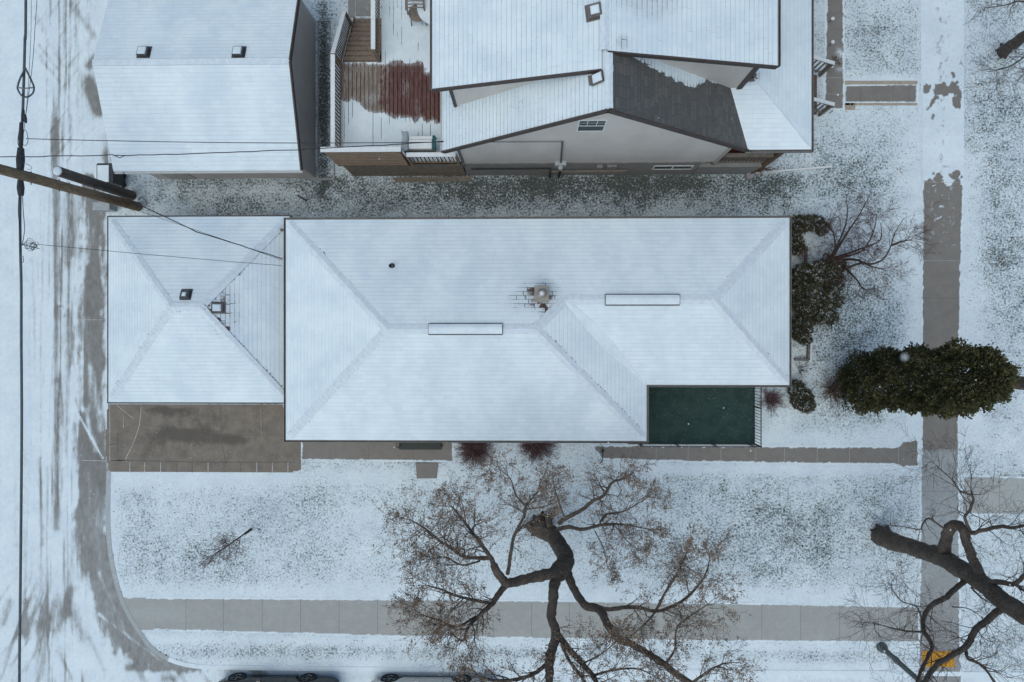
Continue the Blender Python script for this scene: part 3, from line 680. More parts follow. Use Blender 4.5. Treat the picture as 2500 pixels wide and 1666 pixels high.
sof=[(X0+.01,Y0+.01),(XN-.01,Y0+.01),(XN-.01,YN+.01),(X1-.01,YN+.01),(X1-.01,Y1-.01),(X0+.01,Y1-.01)]
b.prism(sof,E0-.165,E0-.14); b.build('soffit',M['fascia_w'],house)
for a,c in ((A_l,NW),(A_l,SW),(A_l,A_r),(A_r,SA),(A_r,B_l),(B_l,B_r),(B_r,NE),(B_r,SE)):
    a=Vector(a);c=Vector(c); cap('ridge_cap',a,c,R_,shadow_gaps={(1,3):.0}.get(0,.0) if abs(a.z-c.z)<.1 else (.7 if (a-Vector(A_r)).length<.01 else .10),gs=(-1 if c.y>a.y and c.x>a.x else -1) if c.y<a.y or c.x>a.x else 1)
# drifted snow lying in the valley
b=MB(); va=Vector(B_l)+Vector((.05,-.05,.0)); vb=Vector(NO)+Vector((-.05,.05,.0)); dv=(vb-va); sv_=Vector((1,1,0)).normalized(); nn_=24
for i in range(nn_+1):
    t=i/nn_; q=va.lerp(vb,t); w_=.06+.13*math.sin(math.pi*min(1,t*1.05))+random.uniform(-.012,.012); up_=PT*w_*.70711
    for o_,z_ in ((-w_,up_+.002),(-w_*.5,up_*.55+.016),(0,.035),(w_*.5,up_*.55+.016),(w_,up_+.002)): r_=q+sv_*o_; b.v.append((r_.x,r_.y,r_.z+z_))
for i in range(nn_):
    for j in range(4): b.f.append((i*5+j,i*5+j+1,(i+1)*5+j+1,(i+1)*5+j)); b.m.append(0)
b.build('valley_snow',M['snow'],R_,smooth=True)
def ridgevent(x0,x1,y,z):
    b=MB(); hw=.155; n=6
    prof=[(-hw,-.06),(-hw,.03),(-.06,.078),(0,.085),(.06,.078),(hw,.03),(hw,-.06)]
    vs=[(x,y+o,z+dz) for x in (x0,x1) for o,dz in prof]; k=len(prof)
    b.add(vs,[(i,i+1,k+i+1,k+i) for i in range(1,k-2)]+[],0)
    b.add(vs,[(0,1,k+1,k),(k-2,k-1,2*k-1,2*k-2),tuple(range(k))[::-1],tuple(range(k,2*k))],1)
    # drip flanges
    b.box(x0-.015,y-hw-.035,z-.035,x1+.015,y-hw,z-.012,1); b.box(x0-.015,y+hw,z-.035,x1+.015,y+hw+.03,z-.012,1)
    b.box(x0-.02,y-hw,z-.03,x0-.001,y+hw,z+.035,1); b.box(x1+.001,y-hw,z-.03,x1+.02,y+hw,z+.035,1)
    b.build('ridge_vent',[M['snow'],M['vent']],R_)
for (xa,xb,yy,zz) in ((1047,1226,806,zA),(1478,1658,735,zB)):
    ridgevent(P(xa,yy,zz).x,P(xb,yy,zz).x,(yA if zz==zA else yB),zz+.02)
def rz(x,y): # roof height
    return E0+PT*max(0,min(y-Y0 if x<XN else 9,Y1-y,x-X0,X1-x))
# flue
zc=rz(ch.x,ch.y); b=MB(); b.box(ch.x-.20,ch.y-.22,zc-.25,ch.x+.20,ch.y+.22,zc+.42); b.box(ch.x-.235,ch.y-.255,zc+.42,ch.x+.235,ch.y+.255,zc+.47)
co=b.build('chimney',simple('chimney_concrete',(.34,.31,.28),(.26,.235,.21),9),R_,bevel=.012)
b=MB(); b.lathe((ch.x,ch.y,zc+.47),[(.15,0),(.15,.05),(.125,.055),(.125,.16),(.13,.17),(.095,.175),(.09,.10)],28); b.build('flue_pipe',M['metal'],co,smooth=False)
b=MB(); b.lathe((ch.x,ch.y,zc+.555),[(.11,0),(.085,.05),(.03,.085),(.012,.09)],24); b.build('flue_cap',M['white'],co,smooth=True)
b=MB(); b.box(ch.x-.20,ch.y-.275,zc-.25,ch.x+.2,ch.y-.2202,zc+.05); b.build('flashing',M['metal'],co)
pv=P(957,651,3.55); zp=rz(pv.x,pv.y); b=MB(); b.lathe((pv.x,pv.y,zp-.05),[(.115,0),(.10,.06),(.062,.075),(.058,.30),(.045,.302),(.042,.12)],20); b.build('vent_pipe',M['vent'],R_)
downspout(house,7.6,YN+.36,0,E0-.2); downspout(house,P(748,525).x,Y1-.30,0,E0-.2)
for cx,w_ in ((-6.2,1.2),(-3.2,1.4),(0.6,1.6)): window(house,(cx,Y0+inset,1.55),(0,-1),w_,1.1,split='v')
for cx,w_ in ((-5.8,1.0),(-1.6,1.2),(2.4,1.2),(6.0,1.4)): window(house,(cx,Y1-inset,1.55),(0,1),w_,1.1,split='v')
window(house,(X1-inset,2.2,1.5),(1,0),2.2,1.3,split='v')
def door(parent,c,n,w_=.92,h=2.05,mat='door'):
    n=Vector((n[0],n[1],0)); s_=Vector((-n.y,n.x,0)); c=Vector(c); b=MB()
    def bar(b,u0,v0,u1,v1,d0,d1):
        vs=[c+s_*u+Vector((0,0,v))+n*d for d in (d0,d1) for v in (v0,v1) for u in (u0,u1)]
        b.add(vs,[(0,2,3,1),(4,5,7,6),(0,1,5,4),(2,6,7,3),(0,4,6,2),(1,3,7,5)])
    bar(b,-w_/2,0,w_/2,h,-.02,.03); bar(b,-w_/2-.08,0,-w_/2,h+.08,-.02,.06); bar(b,w_/2,0,w_/2+.08,h+.08,-.02,.06)
    d=b.build('door',M[mat],parent); b=MB(); bar(b,w_/2-.14,.95,w_/2-.06,1.05,.03,.07); b.build('handle',M['metal'],d)
    return d
door(house,(-2.0+0,Y0+inset,.12),(0,-1)); door(house,(XN-inset,-2.2,.35),(1,0))
# entry step with green mat and iron brackets
b=MB(); a=P(975,1097); c=P(1078,1060); b.box(a.x,a.y,-.02,c.x,c.y,.12); st=b.build('entry_step',simple('dark_green_mat',(.035,.05,.045),(.05,.055,.05),14),house,bevel=.01)
b=MB()
for px in (967,1073):
    b=MB(); q=P(px,1092,1.0); b.tube([(q.x,Y0+inset,.95),(q.x,Y0-.05,.92),(q.x,q.y-.05,.85),(q.x,q.y-.08,.05)],.016,6); b.tube([(q.x,Y0+.1,.93),(q.x,Y0-.12,.7),(q.x+.05,Y0-.2,.55)],.010,5); b.tube([(q.x,Y0+.35,.2),(q.x,Y0-.2,.2)],.012,5); b.build('handrail',M['iron'],house)
# small balustrade bracket at the start of the east walk
b=MB(); q=P(1465,1090)
b.tube([(q.x,q.y+.1,.9),(q.x,q.y-.35,.9),(q.x,q.y-.62,.1)],.018,6)
for i in range(5): b.tube([(q.x,q.y+.1-i*.14,.1),(q.x,q.y+.1-i*.14,.88)],.011,5)
b.lathe((q.x,q.y-.02,.88),[(.02,0),(.06,.03),(.06,.09),(.02,.12)],10)
tag(b.build('handrail',M['iron'],loc=(q.x,q.y,0)),'small black iron handrail beside the snow bed under the south eave','handrail')
# green carpeted porch in the notch
porch=thing('porch','dark green carpeted porch with black iron railing in the house corner','porch',(5.6,-2.4,0))
pz=.45; c0=P(1596,952,pz); c1=P(1842,1086,pz); px0,px1,py0,py1=XN-.25,c1.x,c1.y,-1.15
b=MB(); b.box(px0,py0,-.05,px1,py1,pz-.02); b.build('base',M['found'],porch)
b=MB(); b.box(px0+.02,py0+.01,pz-.018,px1-.01,py1,pz+.006); b.build('carpet',M['turf'],porch)
def railing(p0,p1,z,h,parent,mat,sp=.11,rail=.03,bal=.008,post=.022,name='railing',capw=None,capmat=None,balsq=False):
    p0=Vector((*p0,0));p1=Vector((*p1,0)); L=(p1-p0).length; b=MB(); n=max(2,int(L/sp))
    zt=z+h
    b.obox((p0.x,p0.y,zt),(p1.x,p1.y,zt),rail,rail*.8); b.obox((p0.x,p0.y,z+.09),(p1.x,p1.y,z+.09),rail*.8,rail*.8)
    for i in range(n+1):
        q=p0.lerp(p1,i/n); r=post if i in (0,n) or i%12==0 else bal
        if r==post: b.box(q.x-r,q.y-r,z,q.x+r,q.y+r,zt+.03)
        else: b.box(q.x-bal,q.y-bal,z+.09,q.x+bal,q.y+bal,zt-rail*.3)
    return b.build(name,mat,parent)
railing((px0+.38,py0+.04),(px1-.03,py0+.04),pz,.80,porch,M['iron'])
railing((px1-.03,py0+.04),(px1-.03,-1.62),pz,.80,porch,M['iron'])
railing((px0+.38,py0+.08),(px0+.38,py0+.62),pz,.80,porch,M['iron'],sp=.09)
b=MB()
for i in range(8): b.box(5.9+i*.14,-1.36,pz+.005,5.96+i*.14,-1.16,pz+.03)
b.build('doormat',M['iron'],porch)
# ---- attached garage (lower hip roof, west)
GX0,GX1,GY0,GY1,GE=-14.56,-8.20,-2.13,4.32,2.5; GZ=3.88; gl=(-11.62,(GY0+GY1)/2+.02,GZ); gr=(-10.68,(GY0+GY1)/2+.02,GZ)
v1=P(528,750,3.6); 
M['roof_gar']=mat_roof('snowy_garage_shingles',(.085,.055,.052),[(-10.05,1.0,.85,1.7,.52),(-10.45,.97,.24,.20,.90),(-10.22,.70,.26,.2,.80),(-9.95,.42,.24,.2,.7),(-9.95,.85,.4,.5,.6)],line=.7)
gar=thing('garage','low attached garage with snow covered hip roof above the brown driveway','garage',((GX0+GX1)/2,1.1,0))
a=(GX0,GY1,GE);b_=(GX0,GY0,GE);c=(GX1,GY0,GE);d_=(GX1,GY1,GE)
RG=roofmesh([ccw(p) for p in ([a,gl,gr,d_],[a,b_,gl],[b_,c,gr,gl],[c,d_,gr])],.12,'roof',[M['roof_gar'],M['fascia']],gar)
sweep([(GX0,GY0),(GX1,GY0),(GX1,GY1),(GX0,GY1)],GE-.005,[(o*.62,z_) for o,z_ in GUT],'gutter',M['gutter'],gar)
wallring([(GX0+.3,GY0+.3),(GX1-.02,GY0+.3),(GX1-.02,GY1-.3),(GX0+.3,GY1-.3)],-.1,GE-.1,.2,'wall',M['brick'],gar)
for p,q in ((gl,a),(gl,b_),(gl,gr)): cap('ridge_cap',p,q,RG,w_=.14,shadow_gaps=.15)
cap('ridge_cap',gr,c,RG,w_=.14,shadow_gaps=.8,gs=-1); cap('ridge_cap',gr,d_,RG,w_=.14,shadow_gaps=.7,gs=1)
def boxvent(p,parent,slope=(0,0),s=.20,h=.16,hood='vent',top=None,rot=0,snowtop=.8):
    c_,s_=math.cos(rot),math.sin(rot)
    def tr(vs): return [(p[0]+x*c_-y*s_,p[1]+x*s_+y*c_,p[2]+z+x*slope[0]+y*slope[1]) for x,y,z in vs]
    def bx(b,x0,y0,z0,x1,y1,z1,mi=0,ins=0):
        b.add(tr([(x,y,z) for z,i in ((z0,0),(z1,ins)) for y in (y0+i,y1-i) for x in (x0+i,x1-i)]),[(0,2,3,1),(4,5,7,6),(0,1,5,4),(2,6,7,3),(0,4,6,2),(1,3,7,5)],mi)
    b=MB(); bx(b,-s*.8,-s*.8,-.05,s*.8,s*.8,h*.6); bx(b,-s,-s,h*.6,s,s,h,0,.025); bx(b,-s*1.25,-s*1.25,-.02,s*1.25,s*1.25,.012)
    v=b.build('roof_vent',M[hood],parent)
    if snowtop: 
        k=s*snowtop; b=MB(); bx(b,-k,-k,h,k,k,h+.03,0,.02); b.build('snow_cap',M['snow'],v)
    return v
sN=-(GZ-GE)/(GY1-gl[1]); sEa=-(GZ-GE)/(GX1-gr[0])
def gzN(y): return GE+(GY1-y)*-sN
q=P(453,719,3.75); boxvent((q.x,q.y,gzN(q.y)+.0),RG,(0,sN),.15,.17,snowtop=.45)
q=P(534,752,3.6); zq=GE+(GX1-q.x)*-sEa; boxvent((q.x,q.y,zq),RG,(sEa,0),.155,.15,hood='gutterd',snowtop=.72)
b=MB(); b.box(GX0+.32,GY0+.28,.05,GX0+.9,GY0+.299,.3); 
b=MB()
for i in range(4): b.box(-13.6,GY0+.275,.02+i*.53,-10.9,GY0+.299,.54+i*.53)
b.build('garage_door',M['white'],gar)
# ---- grey-brown detached garage, north west
HX0,HX1,HY0,HYr,HY1,HE,HZ=-14.42,-7.80,5.93,9.25,12.57,2.45,3.6
M['roof_g2']=mat_roof('snowy_shingles_even',(.10,.09,.09),[],line=.5,gap=.3)
g2=thing('garage','detached grey brown sided garage with snow covered gable roof','garage',(-11,9.2,0))
a=(HX0,HY0,HE);b_=(HX1,HY0,HE);c=(HX1,HYr,HZ);d_=(HX0,HYr,HZ);e=(HX1,HY1,HE);f=(HX0,HY1,HE)
R2=roofmesh([ccw([a,b_,c,d_]),ccw([d_,c,e,f])],.10,'roof',[M['roof_g2'],M['fascia']],g2)
b=MB(); wx0,wx1,wy0,wy1=-14.12,-8.07,6.24,12.26; sl_=(HZ-HE)/(HYr-HY0)
zz=lambda y: HE+ (min(y-HY0,HY1-y))*sl_-.11
prof=[(wy0,-.1),(wy1,-.1),(wy1,zz(wy1)),(HYr,zz(HYr)),(wy0,zz(wy0))]
b.add([(x,y,z) for x in (wx0,wx1) for y,z in prof],[(0,1,2,3,4)[::-1],(5,6,7,8,9),(0,5,9,4),(1,2,7,6),(0,1,6,5),(4,9,8,3),(3,8,7,2)]); b.build('wall',M['beige2'],g2)
sweep([(HX0,HY0),(HX1,HY0)],HE-.01,[(o*.85,z_) for o,z_ in GUT],'gutter',M['white'],g2,closed=False); 
sweep([(HX1,HY1),(HX0,HY1)],HE-.01,[(o*.85,z_) for o,z_ in GUT],'gutter',M['white'],g2,closed=False)
b=MB(); b.obox(c,(HX1,HY0,HE),.05,.16); b.obox(c,(HX1,HY1,HE),.05,.16); b.build('rake_trim',M['fascia'],g2)
b=MB(); b.box(HX0,HYr-.1,HZ-.02,HX1,HYr+.1,HZ+.02); b.build('ridge_cap',M['snowcap'],g2)
for x_ in (351,583):
    q=P(x_,127,3.5); boxvent((q.x,q.y,HZ-(q.y-HYr)*sl_),R2,(0,-sl_),.18,.17,snowtop=.78)
b=MB(); b.lathe((P(297,417,2.5).x,HY0-.055,HE-.07),[(.035,0),(.035,.004)],12); b.build('downspout_hole',M['iron'],g2)
b=MB(); b.prism([(wx0+.5,wy0-.03),(wx0+1.5,wy0-.03),(wx0+1.5,wy0-.001),(wx0+.5,wy0-.001)],.05,2.0); b.build('door',M['fascia_w'],g2)
b=MB(); b.box(wx0-.02,wy0-.75,-.02,wx1+.02,wy0-.001,.0) if False else None
# concrete edging of the narrow grass strip behind it
b=MB(); q0=P(775,50);q1=P(775,440);q2=P(806,50); b.box(q0.x-.0,q1.y,-.02,q0.x+.06,q0.y,.04); b.box(q0.x+.06,q0.y-.05,-.02,q2.x,q0.y,.035); b.box(q2.x-.02,P(0,130).y,-.02,q2.x+.02,q0.y-.05,.035)
q3=P(818,440); b.box(q0.x+.06,q3.y,-.02,q3.x,q3.y+.07,.04); b.box(q3.x-.05,q3.y+.07,-.02,q3.x,P(0,398).y,.04); tag(b.build('edging',M['path'],loc=(q0.x,q1.y,0),attrs={'snow':[.3]*40,'dust':[.3]*40}),'narrow concrete edging around the grass strip behind the detached garage','edging')
# ---- the neighbour's one-and-a-half storey house, north
XR,ZR,YS=2.18,7.93,6.13; SLP=.80; YN_=19.0
def wz(X): return ZR-SLP*abs(X-XR)
nh=thing('house','beige sided gabled house with dormers beside the red deck','house',(2.2,10,0))
XW,XE=-2.70,7.25
# west slope of the lower roof (snow, courses run north-south)
M['roof_n']=mat_roof('snowy_dark_shingles',(.105,.085,.08),[(1.2,8.35,1.3,.28,.7),(-2.0,8.0,.7,.22,.62),(2.05,10.6,1.0,1.2,.34),(2.3,10.5,.5,1.3,.3),(-.2,7.9,3.2,.45,.45)],line=1.0,frost=.35,gap=.98,lc=(.20,.22,.26))
M['roof_n2']=mat_roof('snowy_dark_shingles_dormer',(.105,.085,.08),[(1.5,10.2,1.3,1.5,.34),(1.72,9.6,.30,.34,.8),(2.55,7.9,.30,.4,.5),(3.3,9.1,1.5,.9,.38),(2.15,11.5,.3,2.2,.3)],line=.8,frost=.3,gap=.72,lc=(.27,.30,.35))
M['roof_bare']=mat_roof('bare_dark_shingles',(.092,.09,.09),attr=True,line=.8,bcol2=(.128,.121,.117),frost=.15,gap=.9,lk=.74)
def slab4(c00,c10,c11,c01,t,name,mats,parent,nu=1,nv=1,fn=None):
    c=[Vector(q) for q in (c00,c10,c11,c01)]; mb=MB()
    for j in range(nv+1):
        for i in range(nu+1):
            u,v=i/nu,j/nv; mb.v.append(tuple(c[0]*(1-u)*(1-v)+c[1]*u*(1-v)+c[2]*u*v+c[3]*(1-u)*v))
    W=nu+1
    for j in range(nv):
        for i in range(nu): mb.f.append((j*W+i,j*W+i+1,(j+1)*W+i+1,(j+1)*W+i)); mb.m.append(0)
    n=len(mb.v)
    for q in [0,nu,nv*W+nu,nv*W]: x,y,z=mb.v[q]; mb.v.append((x,y,z-.004)); 
    for q in [0,nu,nv*W+nu,nv*W]: x,y,z=mb.v[q]; mb.v.append((x,y,z-t))
    mb.f+=[(n+7,n+6,n+5,n+4)]+[(n+i,n+4+i,n+4+(i+1)%4,n+(i+1)%4) for i in range(4)]; mb.m+=[1]*5
    at=None
    if fn is not None:
        A=np.array(mb.v); px,py=Qn(A[:,0],A[:,1],A[:,2]); at={k:f(px,py) for k,f in fn.items()}
    return mb.build(name,mats,parent,uv=True,attrs=at)
wr_=slab4((XW,YS,wz(XW)),(XR,YS,ZR),(XR,YN_,ZR),(XW,YN_,wz(XW)),.14,'roof',[M['roof_n'],M['fascia']],nh)
BAREP=[(1466,100),(1530,125),(1545,135),(1590,160),(1640,190),(1690,212),(1705,205),(1725,195),(1790,203),(1797,210),(1800,222),(1856,385),(1468,310)]
def nbare(px,py):
    d=dpoly(px,py,BAREP); s_=np.where(inpoly(px,py,BAREP),d,-d); n=fbm(px/9,py/9)
    return np.clip(.45+s_/22+.5*(n-.5),-.2,1.1)
er_=slab4((XR,YS,ZR),(XE,YS,wz(XE)),(6.45,8.2,wz(6.45)),(XR,8.2,ZR),.14,'roof',[M['roof_bare'],M['fascia']],nh,110,60,{'bare':nbare})
slab4((XR,8.2,ZR),(6.45,8.2,wz(6.45)),(6.45,YN_,wz(6.45)),(XR,YN_,ZR),.14,'roof',[M['roof_n'],M['fascia']],nh)
# ridge cap and rake trims
cap('ridge_cap',(XR,YS+.02,ZR),(XR,7.6,ZR),wr_,w_=.11)
b=MB(); b.obox((XW,YS-.02,wz(XW)-.09),(XR,YS-.02,ZR-.09),.05,.19); b.obox((XR,YS-.02,ZR-.09),(XE,YS-.02,wz(XE)-.09),.05,.19); b.build('rake_trim',M['fascia'],nh)
sweep([(XW,YN_),(XW,YS)],wz(XW)-.0,[(o*.9,z_) for o,z_ in GUT],'gutter',M['white'],nh,closed=False)
# body walls
WX0,WX1,WY=-2.26,6.62,6.29
fz=1.9
b=MB(); prof=[(WX0,fz),(WX1,fz),(WX1,wz(WX1)-.14),(XR,ZR-.15),(WX0,wz(WX0)-.14)]
b.add([(x,y,z) for y in (WY,YN_-.3) for x,z in prof],[(0,1,2,3,4),(5,6,7,8,9)[::-1],(0,5,6,1),(1,6,7,2),(0,4,9,5),(4,3,8,9),(3,2,7,8)]); b.build('wall',M['beige'],nh)
b=MB(); b.box(WX0+.02,WY+.02,-.2,WX1-.4,YN_-.3,fz-.002); b.build('foundation',M['found'],nh)
b=MB(); b.box(WX0-.01,WY-.04,fz-.02,WX1-.38,WY+.02,fz+.05); b.build('water_table',M['gutter'],nh)
b=MB(); b.box(WX0-.02,WY-.025,fz-.3,WX0+.08,WY+.08,wz(WX0)-.15); b.build('corner_board',M['metal'],nh)
b=MB(); b.box(WX1-.04,WY-.03,fz-.2,WX1+.06,WY+.08,wz(WX1)-.14); b.build('corner_board',M['fascia_w'],nh)
def onwall(px,py,Y):   # height on a wall plane
    lo,hi=-1,12
    for _ in range(40):
        m=(lo+hi)/2
        if P(px,py,m).y>Y: lo=m
        else: hi=m
    return P(px,py,lo)
q=onwall(1444,307,WY); window(nh,(q.x,WY,q.z),(0,-1),.82,1.02,grid=(3,2),split='h')
q=onwall(1642,409,WY+.02); window(nh,(q.x,WY+.02,q.z),(0,-1),1.42,.50,split='v')
# conduits, meter, pipes
b=MB(); w1=onwall(1170,347,WY-.05); w2=onwall(1372,347,WY-.05); w3=onwall(1369,397,WY-.05)
b.tube([w1,(w1.x+1.2,w1.y,w1.z-.03),(w2.x-.7,w2.y,w2.z+.02),w2],.014,6); b.tube([w2,(w2.x+.02,w2.y,w2.z-.2),w3],.028,8); b.build('conduit',M['cableg'],nh)
b=MB(); b.box(w3.x-.2,WY-.14,w3.z-.28,w3.x+.2,WY-.0,w3.z-.02); b.lathe((w3.x,WY-.20,w3.z-.2),[(.09,0),(.09,.12),(.05,.16)],12); b.build('electric_meter',M['utilbox'],nh)
b=MB(); g1=onwall(1150,417,WY-.1); g2_=onwall(1345,413,WY-.1); g3=onwall(1535,413,WY-.1)
b.tube([(g1.x,WY-.05,g1.z),(g2_.x,WY-.05,g1.z)],.03,6); b.tube([(g2_.x,WY-.06,.05),(g2_.x,WY-.06,1.2)],.035,6); b.tube([(g2_.x+.35,WY-.06,.02),(g2_.x+.35,WY-.06,1.1)],.05,6)
b.build('drain_pipe',M['cable'],nh)
b=MB(); b.tube([(g2_.x,WY-.07,1.0),(g3.x,WY-.07,1.02),(g3.x,WY-.07,.72)],.028,6); b.tube([(g2_.x,WY-.07,.85),(g3.x-.15,WY-.07,.87)],.02,6); b.build('gas_pipe',M['woodg'],nh)
b=MB(); q=onwall(1465,404,WY); b.box(q.x-.12,WY-.09,q.z-.25,q.x+.1,WY+.02,q.z); b.box(q.x+.25,WY-.07,q.z-.32,q.x+.6,WY+.02,q.z); b.build('vent_hood',M['gutter'],nh)
# west shed dormer (shallower slope)
YDL,YDR=7.22,7.66
dzL=6.50; dzR=6.85; XDW,XDE=-2.69,7.0
dl=slab4((XDW,YDL,dzL),(2.0,YDL,wz(2.0)+.06),(2.0,YN_,wz(2.0)+.06),(XDW,YN_,dzL),.13,'dormer_roof',[M['roof_n2'],M['fascia']],nh)
b=MB(); b.obox((XDW,YDL-.02,dzL-.08),(2.0,YDL-.02,wz(2.0)-.02),.045,.17); b.build('rake_trim',M['fascia'],nh)
sweep([(XDW,YN_),(XDW,YDL)],dzL,[(o*.9,z_) for o,z_ in GUT],'gutter',M['gutter'],nh,closed=False)
dr=slab4((2.14,YDR,ZR+.03),(XDE,YDR,dzR),(XDE,YN_,dzR),(2.14,YN_,ZR+.03),.13,'dormer_roof',[M['roof_n2'],M['fascia']],nh)
b=MB(); b.obox((2.14,YDR-.02,ZR-.06),(XDE,YDR-.02,dzR-.08),.045,.17); b.build('rake_trim',M['fascia'],nh)
sweep([(XDE,YDR),(XDE,YN_)],dzR,[(o*1.0,z_) for o,z_ in GUT],'gutter',M['gutterd'],nh,closed=False)
cap('ridge_cap',(2.07,YDR+.02,ZR+.05),(2.07,YN_,ZR+.05),dr,w_=.12)
# dormer cheek walls
def cheek(xa,xb,Y,zt_a,zt_b,name,thick=.2):
    b=MB(); pr=[(xa,wz(xa)-.1),(xb,wz(xb)-.1),(xb,zt_b),(xa,zt_a)]
    if zt_b-wz(xb)<.05: pr=[(xa,wz(xa)-.1),(xb,wz(xb)-.1),(xa,zt_a)]
    n=len(pr); b.add([(x,y,z) for y in (Y,YN_-.4) for x,z in pr],[tuple(range(n)),tuple(range(n,2*n))[::-1]]+[(i,n+i,n+(i+1)%n,(i+1)%n) for i in range(n)])
    return b.build(name,M['beige'],nh)
fl=lambda X: dzL+(wz(2.0)+.06-dzL)*(X-XDW)/(2.0-XDW)-.13
fr=lambda X: ZR+.03+(dzR-ZR-.03)*(X-2.14)/(XDE-2.14)-.13
cheek(WX0,1.7,YDL+.22,fl(WX0),fl(1.7),'dormer_wall'); cheek(WX1,2.6,YDR+.22,fr(WX1),fr(2.6),'dormer_wall')
b=MB(); b.box(WX0-.03,YDL+.19,wz(WX0)-.02,WX0+.07,YDL+.3,fl(WX0)-.02); b.build('corner_board',M['fascia'],nh)
b=MB(); b.box(WX1-.07,YDR+.18,wz(WX1)-.02,WX1+.03,YDR+.3,fr(WX1)-.02); b.box(WX1+.031,YDR+.19,wz(WX1)-.02,WX1+.09,YDR+.3,fr(WX1)-.02); b.build('corner_board',M['fascia'],nh)
# roof vents on the ridge
slN=(wz(2.0)+.06-dzL)/(2.0-XDW)
q=P(1450,34,7.7); boxvent((q.x,q.y,fl(q.x)+.13),dl,(slN,0),.185,.16,hood='gutterd',rot=.12,snowtop=.62)
q=P(1454,202,7.5); boxvent((q.x,q.y,wz(q.x)),wr_,(SLP,0),.15,.17,hood='gutterd',rot=.15,snowtop=.75)
# east porch roof (low hip)
PXE,PYS,PZ=9.10,6.12,4.0
def xv(y): return XR+(ZR-(PZ+.33*(y-PYS)))/SLP
yh=8.15; hipx=PXE-(yh-PYS); 
M['roof_p']=mat_roof('snowy_porch_shingles',(.105,.085,.08),[(6.95,8.25,.55,.42,.75)],line=.4)
po=roofmesh([ccw([(xv(PYS),PYS,PZ),(PXE,PYS,PZ),(hipx,yh,PZ+.33*(yh-PYS)),(xv(yh),yh,PZ+.33*(yh-PYS)+.0)]),
  ccw([(PXE,PYS,PZ),(PXE,YN_,PZ),(6.55,YN_,PZ+.33*(PXE-6.55)),(6.55,8.75,PZ+.33*(PXE-6.55)),(hipx,yh,PZ+.33*(yh-PYS))])],.12,'porch_roof',[M['roof_p'],M['fascia']],nh)
b=MB(); b.tube([(PXE-.1,PYS+.1,PZ+.04),(hipx,yh,PZ+.33*(yh-PYS)+.008)],.02,6); b.build('hip_line',M['snowcap'],po)
sweep([(xv(PYS)-.05,PYS),(PXE,PYS),(PXE,YN_)],PZ-.0,GUT,'gutter',M['gutter'],nh,closed=False)
# porch floor, rail, posts
b=MB(); b.box(WX1,WY+.35,.3,PXE-.30,YN_-.5,1.15)
b.box(PXE-.30,8.35,.3,9.55,10.15,1.15); b.build('porch_floor',M['reddeck'],nh)
b=MB(); b.box(6.25,WY+.02,-.1,8.55,WY+.34,1.1); b.build('porch_skirt',M['found'],nh)
b=MB(); b.obox((6.45,WY+.18,2.05),(8.75,WY+.18,2.05),.14,.05); b.obox((6.5,WY+.18,1.25),(8.75,WY+.18,1.25),.09,.06)
n=17
for i in range(n+1): x=6.5+2.2*i/n; b.box(x-.03,WY+.15,1.25,x+.03,WY+.21,2.03)
b.build('porch_rail',M['woodg'],nh)
b=MB(); b.box(8.6,WY+.1,-.1,8.78,WY+.28,PZ-.12); b.build('porch_post',M['woodd'],nh)
b=MB(); b.box(6.7,WY+.1,1.1,6.84,WY+.24,PZ-.12); b.build('porch_post',M['woodd'],nh)
b=MB(); b.box(8.6,12,-.1,8.78,12.18,PZ-.12); b.build('porch_post',M['woodd'],nh)
# porch stairs to the east with two rails
b=MB(); y0,y1=8.5,9.98
for i in range(5): x=9.555+i*.27; b.box(x,y0,.98-i*.20-.05,x+.255,y1,.98-i*.20)
b.box(9.56,y0+.05,-.05,10.7,y1-.05,.05); b.build('porch_stairs',simple('brown_stair_tread',(.10,.06,.055),(.14,.10,.09),9),nh)
for (ya,) in ((y1,),(y0,)):
    b=MB(); p0=Vector((9.3,ya+.06,2.1)); p1=Vector((P(2033,150,1.15).x,ya+.02,1.15)); b.obox(p0,p1,.09,.05)
    for i in range(9):
        q=p0.lerp(p1,(i+.5)/9); b.box(q.x-.02,q.y-.02,q.z-.95,q.x+.02,q.y+.02,q.z-.03)
    b.box(p1.x-.05,p1.y-.05,-.05,p1.x+.05,p1.y+.05,p1.z); b.obox(p0-Vector((0,0,.85)),p1-Vector((0,0,.85)),.05,.05)
    s_=b.build('stair_rail',M['woodg'],nh)
    b=MB(); b.obox(p0+Vector((0,0,.028)),p1+Vector((.05,0,.028)),.12,.035); b.build('rail_cap',M['white'],s_)
# ---- raised deck with stairs, rails and screen
DZ=1.8
dk=thing('deck','raised red and brown plank deck half covered in snow beside the beige house','deck',(-4.5,8.5,0))
def xw(px,z): return P(px,300,z).x
dx0,dx1,dy0=-6.62,WX0+.0,6.36; 
DBARE=[(826,152),(925,155),(938,160),(955,154),(975,150),(1000,160),(1020,148),(1036,162),(1042,180),(1052,172),(1100,215),(1084,300),(1068,303),(1055,292),(1044,300),(1030,285),(1012,300),(995,288),(975,285),(962,290),(945,276),(920,276),(893,270),(878,252),(862,246),(845,248),(822,232)]
def dsnow(px,py):
    d=dpoly(px,py,DBARE); s_=np.where(inpoly(px,py,DBARE),-d,d); n=fbm(px/12,py/16)
    v=.5+s_/26+.6*(n-.5)
    v=np.maximum(v,.40*np.exp(-((px-905)/30)**2-((py-240)/22)**2)+.32*np.exp(-((px-990)/14)**2-((py-215)/40)**2)+.30*np.exp(-((px-850)/22)**2-((py-185)/22)**2)+.34*np.exp(-((px-1020)/8)**2-((py-262)/26)**2))
    return np.clip(v,0,1.3)
b=MB(); pitch=.1465; n=int((dx1-dx0)/pitch)+1; k=0
